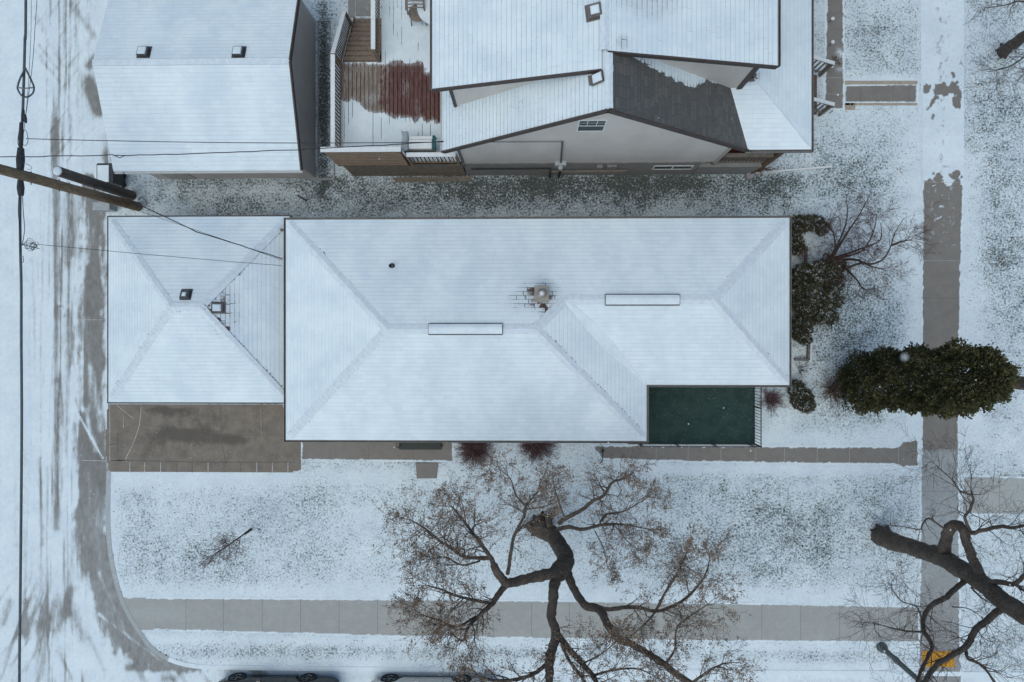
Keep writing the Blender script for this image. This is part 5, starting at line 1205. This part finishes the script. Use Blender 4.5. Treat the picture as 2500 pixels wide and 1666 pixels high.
e2=lb_([(1085,690,1.6),(1150,675,2.2),(1230,690,2.8),(1330,665,3.5),(1430,660,4.2),(1520,670,4.8),(1610,690,5.3)],[.085,.065,.05,.03,.012],n=8)
e3=lb_([(1330,650,3.5),(1360,605,4.0),(1430,595,4.6),(1500,570,5.1),(1610,500,5.7)],[.035,.028,.010],n=6)
e4=lb_([(1120,610,1.9),(1090,520,2.8),(1065,440,3.7),(1058,370,4.5)],[.03,.022,.01],n=6)
e5=lb_([(1300,700,3.2),(1350,800,4.0),(1370,900,4.6)],[.02,.015,.006],n=6)
e6=lb_([(1430,660,4.2),(1470,740,4.9),(1540,800,5.6)],[.02,.014,.006],n=6)
for o,n_,l_ in ((a1,15,1.0),(a2,18,.95),(a2b,9,.75),(a3,16,1.0),(a4,14,.85),(a4b,12,.8),(a5,12,.9),(a5b,8,.7),(a5c,2,.4),(c2,10,.9),(c2b,7,.8),(c2c,10,.75),(c2d,8,.7),(c3,11,.85),(c4,6,.8),(d2,13,.85),(d3,11,.85),(d4,6,.7),(d5,12,.85),(d6,8,.8),(e1,16,.85),(e2,14,.8),(e3,10,.75),(e4,6,.55),(e5,8,.6),(e6,8,.6)):
    T1.sprout(o[0],o[1],(.42 if o in (e1,e2,e4) else .22),1.,int(n_*1.3),l_*.80,maxlv=3,leaf=.16 if o in (e1,e2,e3,e5,e6) else .28,rmax=.022)
    dd=(o[0][-1]-o[0][-3]).normalized()
    for k in range(3): T1.grow(o[0][-1],(dd+Vector((T1.r.gauss(0,.45),T1.r.gauss(0,.45),.1))).normalized(),.012,.42,0,3,.3,.5)
for o,n_,l_ in ((c1,9,.8),(d1,12,.85)): T1.sprout(o[0],o[1],.45,1.,n_,l_,maxlv=3,leaf=.4,rmax=.02)
tt=thing('tree','large bare crooked tree with clinging brown leaves on the south lawn','tree',P(1318,1283,0)[:])
T1.b.build('trunk',M['bark'],tt,smooth=True); T1.tw.build('twigs',M['twigl'],tt); lf,at=T1.leaves(.034,(1,3),.04); lf.build('leaves',M['deadleaf'],tt,attrs={'rnd':at})
# second big tree at lower right (no leaves)
def Z4(l): return [P(1900+x/2.545,1050+y/2.545,z) for x,y,z in l]
T2=Tree(21)
def l2(pts,rad,**k): return T2.limb(Z4(pts),rad,**k)
t0=l2([(632,652,-.1),(700,690,.9),(800,722,1.8),(900,755,2.8),(1010,790,3.7),(1110,850,4.6),(1200,905,5.3),(1290,970,6.0),(1380,1050,6.6),(1527,1150,7.5),(1700,1270,8.4),(1900,1400,9.3)],[.38,.32,.29,.28,.29,.27,.26,.25,.24,.22,.17],n=16,knob=.06)
rootflare(T2,P(2151,1304,0),.30,7,.8)
f1=l2([(1030,770,3.8),(1040,700,4.2),(1060,620,4.7),(1100,590,5.0),(1145,610,5.2),(1165,680,5.3),(1190,760,5.4),(1225,840,5.5),(1260,910,5.8)],[.19,.17,.16,.15,.13,.13,.14,.15],n=12)
f2=l2([(1150,610,5.2),(1200,640,5.5),(1270,625,5.9),(1380,600,6.3),(1450,608,6.6),(1550,590,7.0),(1700,560,7.6)],[.07,.06,.055,.045,.03],n=8)
f3=l2([(1195,630,5.5),(1160,545,5.9),(1190,500,6.2),(1210,415,6.6),(1130,380,7.0),(1080,310,7.4),(1000,240,7.8)],[.045,.04,.035,.02,.01],n=7)
f4=l2([(1165,935,5.2),(1080,1000,5.6),(1040,1045,5.9),(950,1090,6.2),(905,1170,6.5),(905,1255,6.8),(955,1340,7.2),(920,1430,7.5),(870,1540,7.9),(840,1640,8.2)],[.08,.075,.065,.055,.045,.03],n=8)
f4b=l2([(905,1255,6.8),(800,1250,7.1),(700,1230,7.4),(600,1200,7.8)],[.03,.022,.010],n=6)
f4c=l2([(890,1180,6.5),(860,1100,6.9),(760,1060,7.2),(700,970,7.5)],[.028,.018,.008],n=6)
f5=l2([(1385,1110,6.6),(1300,1180,6.9),(1220,1250,7.2),(1175,1340,7.5),(1080,1400,7.8),(1000,1450,8.0),(930,1530,8.3),(880,1640,8.6)],[.10,.085,.075,.065,.05],n=9)
f6=l2([(1300,940,6.1),(1400,950,6.5),(1470,955,6.8),(1560,880,7.2),(1700,800,7.7)],[.085,.07,.06,.04],n=8)
f6b=l2([(1470,955,6.8),(1530,1000,7.1),(1650,1080,7.5)],[.05,.03],n=7)
f7=l2([(1165,1370,7.5),(1180,1420,7.7),(1260,1460,7.9),(1320,1530,8.1),(1400,1640,8.4)],[.045,.035,.02],n=7)
f8=l2([(1040,620,4.6),(985,580,4.9),(932,550,5.1),(895,590,5.3),(880,620,5.4),(800,605,5.6),(700,592,5.9)],[.035,.03,.025,.018,.008],n=6)
f9=l2([(1200,980,5.4),(1260,1040,5.8),(1350,1090,6.2)],[.03,.02,.01],n=6)
f10=l2([(1080,1100,6.0),(1180,1110,6.4),(1260,1160,6.8)],[.02,.012,.006],n=6)
for o,n_,l_ in ((f2,13,.9),(f3,18,.95),(f4,17,.8),(f4b,12,.8),(f4c,9,.7),(f5,18,.9),(f6,9,.9),(f6b,7,.9),(f7,10,.7),(f8,10,.55),(f9,7,.6),(f10,7,.7)):
    T2.sprout(o[0],o[1],.15,1.,n_,l_,maxlv=3,leaf=0,rmax=.017,curv=.17,nk=(2,3))
    dd=(o[0][-1]-o[0][-3]).normalized()
    for k in range(3): T2.grow(o[0][-1],(dd+Vector((T2.r.gauss(0,.4),T2.r.gauss(0,.4),.1))).normalized(),.010,.85,0,3,.2,0,.17)
T2.sprout(t0[0],t0[1],.35,1.,16,.7,maxlv=2,leaf=0,rmax=.012); T2.sprout(f1[0],f1[1],.3,1.,6,.6,maxlv=2,leaf=0,rmax=.012)
tt=thing('tree','large leafless dark barked tree leaning over the sidewalk at lower right','tree',P(2151,1305,0)[:])
T2.b.build('trunk',M['bark'],tt,smooth=True); T2.tw.build('twigs',M['twig'],tt)
# third tree: trunk at the top right edge
T3=Tree(31); tq0=P(2448,126,0)
o3=T3.limb([P(2446,130,-.1),P(2462,116,.6),P(2482,103,1.3),P(2510,82,2.2),P(2570,44,3.5),P(2660,-10,5.2)],[.24,.20,.19,.185,.18,.15],n=12)
rootflare(T3,tq0,.20,6)
for pts in ([(2560,50,3.3),(2500,5,4.2),(2450,14,5.0),(2400,20,5.7)],[(2560,60,3.2),(2520,120,4.0),(2470,160,4.8),(2420,175,5.5)],[(2590,60,4.0),(2530,150,5.0),(2480,200,5.7)],[(2600,0,4.5),(2520,-30,5.3),(2440,-20,6.0)]):
    o=T3.limb([P(*p) for p in pts],[.045,.03,.018,.008],n=6); T3.sprout(o[0],o[1],.25,1.,13,.8,maxlv=3,leaf=0,rmax=.013,curv=.15,nk=(2,3))
tt=thing('tree','bare tree with its trunk at the upper right edge of the lawn','tree',tq0[:])
T3.b.build('trunk',M['bark'],tt,smooth=True); T3.tw.build('twigs',M['twig'],tt)
# fourth: the trunk behind the juniper top at the right edge
T4=Tree(41); q4=P(2385,905,0); o4=T4.limb([q4-Vector((0,0,.1)),P(2440,925,1.6),P(2500,936,3.1),P(2620,950,5.4),P(2800,960,8)],[.28,.24,.22,.20,.15],n=14)
T4.sprout(o4[0],o4[1],.75,1.,8,1.2,maxlv=2,leaf=0,rmax=.03)
tt=thing('tree','dark street tree trunk emerging behind the juniper top at the right edge','tree',q4[:]); T4.b.build('trunk',M['bark'],tt,smooth=True); T4.tw.build('twigs',M['twig'],tt)
# young tree with a dark guard
T5=Tree(51); b0=P(613,1293,0); tp=P(520,1357,3.2)
o5=T5.limb([b0,b0.lerp(tp,.35),b0.lerp(tp,.65),tp],[.03,.024,.016,.006],n=8)
for j in range(30):
    t=.30+.024*j; q=b0.lerp(tp,min(t,.97)); a=T5.r.uniform(0,6.28); T5.grow(q,Vector((math.cos(a)-.25,math.sin(a)-.15,1.3)).normalized(),.012,.62*(1.1-t*.5),1,3,.6,.5,curv=.12,nk=(3,5))
tt=thing('young_tree','small staked bare sapling with dark trunk guard on the south lawn','tree',b0[:])
T5.b.build('trunk',M['twig'],tt); T5.tw.build('twigs',M['twigr'],tt); lf,at=T5.leaves(.022,(1,2),.02); lf.build('leaves',M['berry'],tt,attrs={'rnd':at})
b=MB(); d5=(tp-b0); b.tube([b0,b0+d5*.17],[.055,.05],12); b.build('trunk_guard',M['iron'],tt)
q=P(634,1292,0); b=MB(); b.tube([q,q+Vector((0,0,.12))],.02,6); tag(b.build('stake',M['iron'],loc=q[:]),'tiny dark stake in the snow beside the sapling','stake')
# multi stemmed bare shrub tree east of the house
T6=Tree(61)
def Z6(l): return [P(1900+x/2.24,420+y/2.24,z) for x,y,z in l]
st6=[[(290,470,0),(330,390,1.2),(375,260,2.2),(372,130,3.0)],[(300,460,0),(380,330,1.3),(440,240,2.0),(500,130,2.8)],[(310,470,0),(400,440,1.0),(480,410,1.8),(560,370,2.5),(560,280,3.0)],[(320,480,0),(420,480,1.2),(500,505,1.9),(570,480,2.4),(610,420,2.8),(640,330,3.2),(690,250,3.5)],[(620,400,2.8),(680,380,3.1),(730,370,3.4)],[(315,490,0),(380,540,1.0),(430,590,1.6),(465,640,2.2),(520,640,2.5)],[(290,480,0),(260,450,.8),(240,470,1.2)],[(290,460,0),(310,420,.9),(300,330,1.6),(260,300,2.0)],[(320,470,0),(400,455,1.1),(470,420,1.7),(520,330,2.3),(540,230,2.8)],[(300,480,0),(290,500,.7),(330,520,1.0)],[(370,530,1.0),(450,500,1.6),(520,520,2.1),(590,540,2.5)]]
for l in st6:
    o=T6.limb(Z6(l),[.05,.035,.022,.008],n=7); T6.sprout(o[0],o[1],.2,1.,12,.55,maxlv=3,leaf=.12,rmax=.011,curv=.16)
tt=thing('shrub_tree','bare multi stemmed ornamental tree between the long house and the sidewalk','tree',P(2035,632,0)[:])
T6.b.build('stems',M['bark'],tt,smooth=True); T6.tw.build('twigs',M['twigr'],tt); lf,at=T6.leaves(.016,(1,2),.02); lf.build('leaves',M['berry'],tt,attrs={'rnd':at})
# thin whips in the top of the lawn? dense foliage shrubs
def foliage(blobs,n,size,seed,snow=0.,flat=.6,up=.4,inner=.25):
    rn=random.Random(seed); b=MB(); at=[]
    tot=sum(bl[3]*bl[4] for bl in blobs)
    for (x,y,z,rx,ry,rz_) in blobs:
        k=int(n*rx*ry/tot)
        for i in range(k):
            u=Vector((rn.gauss(0,1),rn.gauss(0,1),rn.gauss(0,1))).normalized(); f=(1-inner*rn.random()**1.5)*(1+.13*math.sin(u.x*9+seed)*math.sin(u.y*8+u.z*7)); c=Vector((x+u.x*rx*f,y+u.y*ry*f,max(.03,z+u.z*rz_*f)))
            tone=min(.74,max(0,rn.gauss(.36,.16)))
            if snow and u.z>.2 and rn.random()<snow: tone=1.
            for j in range(rn.randint(4,7)):
                d_=(u+Vector((rn.gauss(0,.7),rn.gauss(0,.7),rn.gauss(0,.5)+up))).normalized(); w_=d_.orthogonal().normalized(); w_.rotate(Matrix.Rotation(rn.uniform(0,6.28),3,d_)); s_=size*rn.uniform(.6,1.3); p=c+Vector((rn.gauss(0,size*.4),rn.gauss(0,size*.4),rn.gauss(0,size*.3)))
                b.add([p-w_*s_*.28,p+d_*s_*.6-w_*s_*.32,p+d_*s_,p+d_*s_*.55+w_*s_*.32],[(0,1,2,3)]); tn=1. if tone==1. else min(.74,max(0,tone+rn.gauss(0,.08))); at+=[tn]*4
    return b,at
def shrub(blobs,n,size,seed,mat,name,label,cat,snow=0.,group=None,stemn=5,**k):
    x,y=blobs[0][0],blobs[0][1]; t=thing(name,label,cat,(x,y,0),group)
    b,at=foliage(blobs,n,size,seed,snow,**k); b.build('foliage',M[mat],t,attrs={'rnd':at}); b=MB(); rn=random.Random(seed)
    for i in range(stemn):
        bl=rn.choice(blobs); b.tube([(x+rn.uniform(-.1,.1),y+rn.uniform(-.1,.1),0),((x+bl[0])/2,(y+bl[1])/2,bl[2]*.5),(bl[0],bl[1],bl[2])],[.03,.02,.008],5)
    b.build('stems',M['twig'],t); return t
def BL(l): return [(*P(px,py,z)[:3],rx,ry,rz_) for px,py,z,rx,ry,rz_ in l]
shrub(BL([(1950,548,.7,.42,.30,.5),(1985,545,.6,.35,.26,.45),(2008,558,.45,.22,.22,.35),(1935,580,.5,.3,.4,.4),(1945,600,.35,.22,.3,.3)]),3000,.06,1,'yew','evergreen_shrub','dark evergreen shrub at the north east corner of the long house','shrub',.16)
shrub(BL([(1965,680,.8,.55,.5,.6),(2010,665,.8,.5,.42,.6),(2035,690,.6,.3,.4,.5),(1960,730,.7,.5,.5,.6),(2000,740,.6,.45,.4,.5),(2035,735,.45,.3,.25,.4),(1990,770,.6,.5,.35,.5),(2025,775,.4,.25,.25,.35),(1955,800,.5,.38,.45,.45),(1965,828,.35,.22,.22,.3),(2048,650,.4,.2,.25,.3)]),9000,.06,2,'yew','evergreen_shrub','widest snow dusted evergreen shrub along the east wall of the long house','shrub',.15)
shrub(BL([(1958,975,.5,.36,.36,.42),(1945,950,.45,.25,.3,.35),(1970,990,.4,.25,.25,.3)]),1900,.06,3,'yew','evergreen_shrub','small round evergreen shrub at the south east corner beyond the porch','shrub',.2)
# red twig shrubs
def twigbush(px,py,w_,h,seed,label,name='barberry_shrub',n=150,leaf=.6,mat='berry',rel=1.,cut=None):
    t=Tree(seed); c=P(px,py,0)
    for i in range(n):
        a=t.r.uniform(0,6.283); e=t.r.uniform(.15,1.2); d_=Vector((math.cos(a)*math.cos(e)*w_,math.sin(a)*math.cos(e)*w_,math.sin(e)*h)); L_=d_.length
        t.grow(c+Vector((t.r.gauss(0,.06),t.r.gauss(0,.06),0)),d_,.008,L_*t.r.uniform(.7,1.05),2,3,.1,leaf,.12,(.2,.6),(3,5),(.3,.5))
    o=thing(name,label,'shrub',c[:]); t.tw.build('stems',M['twigr'],o); lf,at=t.leaves(.022,(2,4),.035); lf.build('leaves',M[mat],o,attrs={'rnd':at}); return o
twigbush(1160,1092,.62,.75,71,'left of the two reddish barberry shrubs under the south eave',n=300,leaf=.9)
twigbush(1312,1084,.60,.75,72,'right of the two reddish barberry shrubs under the south eave',n=280,leaf=.9)
twigbush(1880,978,.45,.6,73,'reddish brown twiggy shrub between the porch railing and the corner evergreen',n=90)
twigbush(1945,615,.35,.7,74,'thin brown twiggy shrub between the two east wall evergreens',n=50,leaf=.3)
twigbush(1955,900,.25,.5,75,'sparse vine like shrub by the snow filled bed at the south east',n=22,leaf=.1)
twigbush(2030,950,.55,.9,76,'low brown twiggy growth at the foot of the tall juniper',n=100,leaf=.35,mat='deadleaf')
twigbush(1850,408,.5,.5,77,'dry brown shrub under the neighbour porch corner',n=60,leaf=.5,mat='deadleaf')
twigbush(2040,150,.16,.3,78,'small dry plant beside the upper porch stair',n=14,leaf=.2,mat='deadleaf')
# tall columnar juniper
rn=random.Random(81); b=MB(); at=[]; JB=P(2078,935,0); JT=P(2452,920,8.7)
ax=(JT-JB)
def jr(t):
    return .93*(min(1,(t/.13))**.6)*(1-.16*t)*(1 if t<.82 else max(.0,1-((t-.82)/.185)**2.2))+.05
for i in range(11000):
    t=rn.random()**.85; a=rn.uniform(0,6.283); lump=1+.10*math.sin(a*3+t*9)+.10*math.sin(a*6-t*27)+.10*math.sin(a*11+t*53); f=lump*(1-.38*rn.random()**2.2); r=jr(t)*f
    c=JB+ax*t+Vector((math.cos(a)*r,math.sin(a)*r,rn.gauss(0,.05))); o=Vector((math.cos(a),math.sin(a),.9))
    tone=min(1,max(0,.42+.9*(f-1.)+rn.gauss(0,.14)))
    for j in range(rn.randint(4,6)):
        d_=(o+Vector((rn.gauss(0,.6),rn.gauss(0,.6),rn.gauss(0,.5)))).normalized(); w_=d_.orthogonal().normalized(); w_.rotate(Matrix.Rotation(rn.uniform(0,6.28),3,d_)); s_=rn.uniform(.045,.11); p=c+Vector((rn.gauss(0,.04),rn.gauss(0,.04),rn.gauss(0,.03)))
        b.add([p-w_*s_*.22,p+d_*s_*.6-w_*s_*.34,p+d_*s_,p+d_*s_*.6+w_*s_*.34],[(0,1,2,3)]); at+=[min(1,max(0,tone+rn.gauss(0,.1)))]*4
jt=thing('juniper_tree','tall dark green columnar juniper reaching over the sidewalk','tree',JB[:]); b.build('crown',M['juniper'],jt,attrs={'rnd':at})
b=MB(); b.tube([JB-Vector((0,0,.1)),JB+ax*.3,JB+ax*.85],[.17,.13,.04],10); b.build('trunk',M['bark'],jt)
# bed edging by the house east side
b=MB(); 
def tim(x0,y0,x1,y1,z=.12): b.obox(P(x0,y0,z),P(x1,y1,z),.09,.12)
tim(1975,812,1973,880); tim(1972,879,1940,878); tag(b.build('bed_edging',M['timber'],loc=P(1975,850,0)[:]),'dark timber edging of the snowy bed below the widest evergreen shrub','edging')
b=MB(); tim(1968,602,1967,660); tag(b.build('bed_edging',M['timber'],loc=P(1968,630,0)[:]),'short timber edging of the bed beside the twiggy east wall shrub','edging')
b=MB(); tim(1979,812,1977,883,.05); tag(b.build('bed_edging',M['white'],loc=P(1979,850,0)[:]),'pale outer strip edging the snowy bed by the east wall','edging')
# fallen twigs, leaves and tufts
rn=random.Random(9); b=MB(); at=[]
def scatter(n,x0,y0,x1,y1,fn=None,s=(.012,.04)):
    for i in range(n):
        px,py=rn.uniform(x0,x1),rn.uniform(y0,y1)
        if fn and rn.random()>fn(px,py): continue
        p=P(px,py,.012); a=rn.uniform(0,6.28); u=Vector((math.cos(a),math.sin(a),rn.uniform(-.2,.5))); v=Vector((-math.sin(a),math.cos(a),rn.uniform(-.3,.3))); L_=rn.uniform(*s); w_=L_*rn.uniform(.2,.5)
        b.add([p-u*L_,p+v*w_,p+u*L_+Vector((0,0,.01)),p-v*w_],[(0,1,2,3)]); at.append(rn.random()); at.extend([at[-1]]*3)
scatter(1500,1000,1160,1900,1440); scatter(500,1940,560,2240,1020); scatter(900,2360,0,2500,830); scatter(500,270,1180,1000,1440); scatter(700,1900,1160,2240,1450); scatter(300,560,430,1800,515); scatter(500,2060,0,2240,190); scatter(260,1985,245,2240,420); scatter(250,1985,850,2080,1020,s=(.02,.05)); scatter(250,480,1560,2200,1620)
tag(b.build('fallen_leaves',M['deadleaf'],attrs={'rnd':at}),'scattered brown leaves lying on the snowy lawns','leaves',kind='stuff')
# grass tufts standing out of the snow
b=MB(); at=[]; N=60000
U=np.random.RandomState(3); PX=U.uniform(262,2500,N); PY=U.uniform(0,1632,N); BV=bare(PX,PY)*.9; keep=U.rand(N)<np.clip(BV-.18,0,.8)*1.0
ok=keep&~(((PX>2243)&(PX<2356)))&~((PY>1455)&(PY<1573)&(PX<2250))&~((PY>980)&(PY<1160)&(PX<1120))&~((PY>1084)&(PY<1145)&(PX<2245))&~((PX>250)&(PX<735)&(PY>500)&(PY<1160))&~((PX>2010)&(PX<2066)&(PY<272))&~((PX>2060)&(PY>196)&(PY<270)&(PX<2245))&~((PX>2340)&(PY>1155)&(PY<1265))
for px_,py_ in zip(PX[ok],PY[ok]):
    p=P(px_,py_,0)
    if (X0<p.x<X1 and Y0+.3<p.y<Y1) or (GX0<p.x<GX1 and GY0<p.y<GY1) or (HX0<p.x<wx1 and p.y>wy0) or (-6.7<p.x<7.0 and p.y>6.2): continue
    r_=rn.random()
    for k in range(2):
        a=rn.uniform(0,6.28); L_=rn.uniform(.015,.05); u=Vector((math.cos(a)*L_,math.sin(a)*L_,rn.uniform(.01,.045))); v=Vector((-math.sin(a),math.cos(a),0))*.006; q=p+Vector((rn.gauss(0,.02),rn.gauss(0,.02),0))
        b.add([q-v,q+v,q+u],[(0,1,2)]); at+=[r_]*3
M['grass']=mat_leaf('grass_blades',[(.03,.04,.022),(.06,.07,.035),(.11,.09,.055),(.05,.06,.035)])
tag(b.build('grass',M['grass'],attrs={'rnd':at}),'short grass blades poking through the thin snow','grass',kind='stuff')
# ------------------------------------------------------------------ parked cars
def car(name,label,x0,x1,ys,paint,hgt=1.45):
    """long axis along x, near side at y=ys (towards the house), front to the left"""
    L_=x1-x0; W=1.82; yc=ys-W/2; t=thing(name,label,'car',((x0+x1)/2,yc,-.12),'cars parked along the kerb'); g=-.12
    wb0,wb1=car_w; rw=.335
    xs_=[x0+L_*k/44 for k in range(45)]
    def prof(x):
        u=(x-x0)/L_; ht=.62+.22*math.sin(min(1,u/.12)*math.pi/2) if u<.12 else (.84+.09*min(1,(u-.12)/.2) if u<.9 else .93-.12*((u-.9)/.1)**2)
        w_=W/2*(1-.20*max(0,(.10-u)/.10)**1.6-.16*max(0,(u-.93)/.07)**1.6); zb=.24
        for wx in (wb0,wb1):
            dx=abs(x-wx)
            if dx<rw+.055: zb=max(zb,.335+math.sqrt(max(0,(rw+.055)**2-dx*dx)))
        return ht,w_,zb
    b=MB(); k=0
    for x in xs_:
        h_,w_,zb=prof(x); ring=[(-w_*.97,zb),(-w_,max(zb+.02,.45)),(-w_*.99,max(zb+.04,h_-.14)),(-w_*.93,h_-.02),(-w_*.5,h_+.03),(0,h_+.04),(w_*.5,h_+.03),(w_*.93,h_-.02),(w_*.99,max(zb+.04,h_-.14)),(w_,max(zb+.02,.45)),(w_*.97,zb)]
        for y,z in ring: b.v.append((x,yc+y,g+z))
    n=11
    for i in range(44):
        for j in range(n): b.f.append((i*n+j,i*n+(j+1)%n,(i+1)*n+(j+1)%n,(i+1)*n+j)); b.m.append(0)
    b.f.append(tuple(range(n))); b.m.append(0); b.f.append(tuple(44*n+j for j in range(n))[::-1]); b.m.append(0)
    bo=b.build('body',paint,t,smooth=True)
    # cabin
    c_=MB(); st_=[(x0+L_*.24,.90,.02),(x0+L_*.40,hgt-.08,.17),(x0+L_*.52,hgt,.19),(x0+L_*.70,hgt-.03,.19),(x0+L_*.84,hgt-.22,.14),(x0+L_*.93,.93,.02)]
    for x,z,i in st_:
        for y,zz_ in ((-W/2+.08,.86),(-W/2+.08+i,max(.88,z-.05)),(-W/2+.2+i,z),(W/2-.2-i,z),(W/2-.08-i,max(.88,z-.05)),(W/2-.08,.86)): c_.v.append((x,yc+y,g+zz_))
    for i in range(5):
        for j in range(6): c_.f.append((i*6+j,i*6+(j+1)%6,(i+1)*6+(j+1)%6,(i+1)*6+j)); c_.m.append(1 if (j in (0,4) or (j in (1,2,3) and i in (0,4))) else 0)
    c_.f+= [tuple(range(6)),tuple(30+j for j in range(6))[::-1]]; c_.m+=[0,0]
    c_.build('cabin',[paint,M['glass']],bo,smooth=False)
    b=MB(); b.box(wb0+rw+.07,ys-.14,g+.17,wb1-rw-.07,ys-.035,g+.25); b.build('sill',M['plastic'],t,bevel=.01)
    b=MB(); b.box(x0+.25,yc-W/2+.22,g+.20,x1-.2,yc+W/2-.22,g+.26); b.build('underbody',M['plastic'],t)
    for xd in (x0+L_*.36,x0+L_*.58,x0+L_*.76):
        b=MB(); b.box(xd-.004,ys-.03,g+.35,xd+.004,ys+.002,g+.82); b.build('door_gap',M['plastic'],bo)
    b=MB(); b.box(x0+L_*.40-.18,ys-.005,g+.86,x0+L_*.40,ys+.16,g+.98); b.build('wing_mirror',paint,t,bevel=.02)
    b=MB(); b.box(x0+.03,yc+W/2-.50,g+.58,x0+.22,yc+W/2-.13,g+.70); b.build('headlight',M['glass'],t,bevel=.02)
    b=MB(); b.box(x0+.03,yc-W/2+.13,g+.58,x0+.22,yc-W/2+.50,g+.70); b.build('headlight',M['glass'],t,bevel=.02)
    for wx in (wb0,wb1):
        for side in (1,-1):
            yo=yc+side*(W/2-.02); 
            def ring(prof,mb,n=36):
                base=len(mb.v)
                for r,o in prof:
                    for k in range(n): a=6.2832*k/n; mb.v.append((wx+r*math.cos(a),yo-side*o,g+rw+r*math.sin(a)))
                for i in range(len(prof)-1):
                    for k in range(n): mb.f.append((base+i*n+k,base+i*n+(k+1)%n,base+(i+1)*n+(k+1)%n,base+(i+1)*n+k)); mb.m.append(0)
            wh=MB(); ring([(.12,.19),(.32,.20),(rw,.18),(rw,.03),(.315,.0),(.245,.005),(.235,.03),(.235,.12)],wh); w_=wh.build('tyre',M['tyre'],t,smooth=True)
            r_=MB(); ring([(.24,.02),(.225,.012),(.215,.05)],r_); ring([(.001,.03),(.05,.025),(.055,.06)],r_,18)
            for s_ in range(5):
                a=6.2832*s_/5+.3
                for da in (-.13,.13):
                    p0=Vector((wx+.04*math.cos(a),yo-side*.035,g+rw+.04*math.sin(a))); p1=Vector((wx+.225*math.cos(a+da),yo-side*.022,g+rw+.225*math.sin(a+da))); r_.obox(p0,p1,.022,.02,up=(0,1,0))
            r_.build('rim',M['rim'],w_); 
            r_=MB(); ring([(.001,.075),(.23,.08)],r_); r_.build('brake_disc',M['plastic'],w_)
    return t
wx=lambda px: P(px,1652,.33).x
car_w=(wx(576),wx(749)); car('parked_car','dark parked car at the kerb left of the pale one','x' and wx(533),wx(533)+4.55,P(0,1651,.2).y+.11,M['carblack'])
car_w=(wx(950),wx(1128)); car('parked_car','cream white parked car at the kerb partly under the big tree',wx(905),wx(905)+4.75,P(0,1648,.2).y+.08,M['carwhite'],1.65)
# ------------------------------------------------------------------ snowflakes in the air
rn=random.Random(4); b=MB()
def flake(p,r):
    vs=[p+Vector(v)*r for v in ((1,0,0),(-1,0,0),(0,1,0),(0,-1,0),(0,0,1),(0,0,-1))]; b.add(vs,[(0,2,4),(2,1,4),(1,3,4),(3,0,4),(2,0,5),(1,2,5),(3,1,5),(0,3,5)])
for i in range(420):
    z=rn.uniform(3,19); flake(P(rn.uniform(-300,2800),rn.uniform(-200,1860),z),rn.uniform(.006,.013))
flake(P(2209,872,25.2),.0036)
tag(b.build('falling_snow',M['flake']),'small snowflakes falling through the air','snowflakes',kind='stuff')
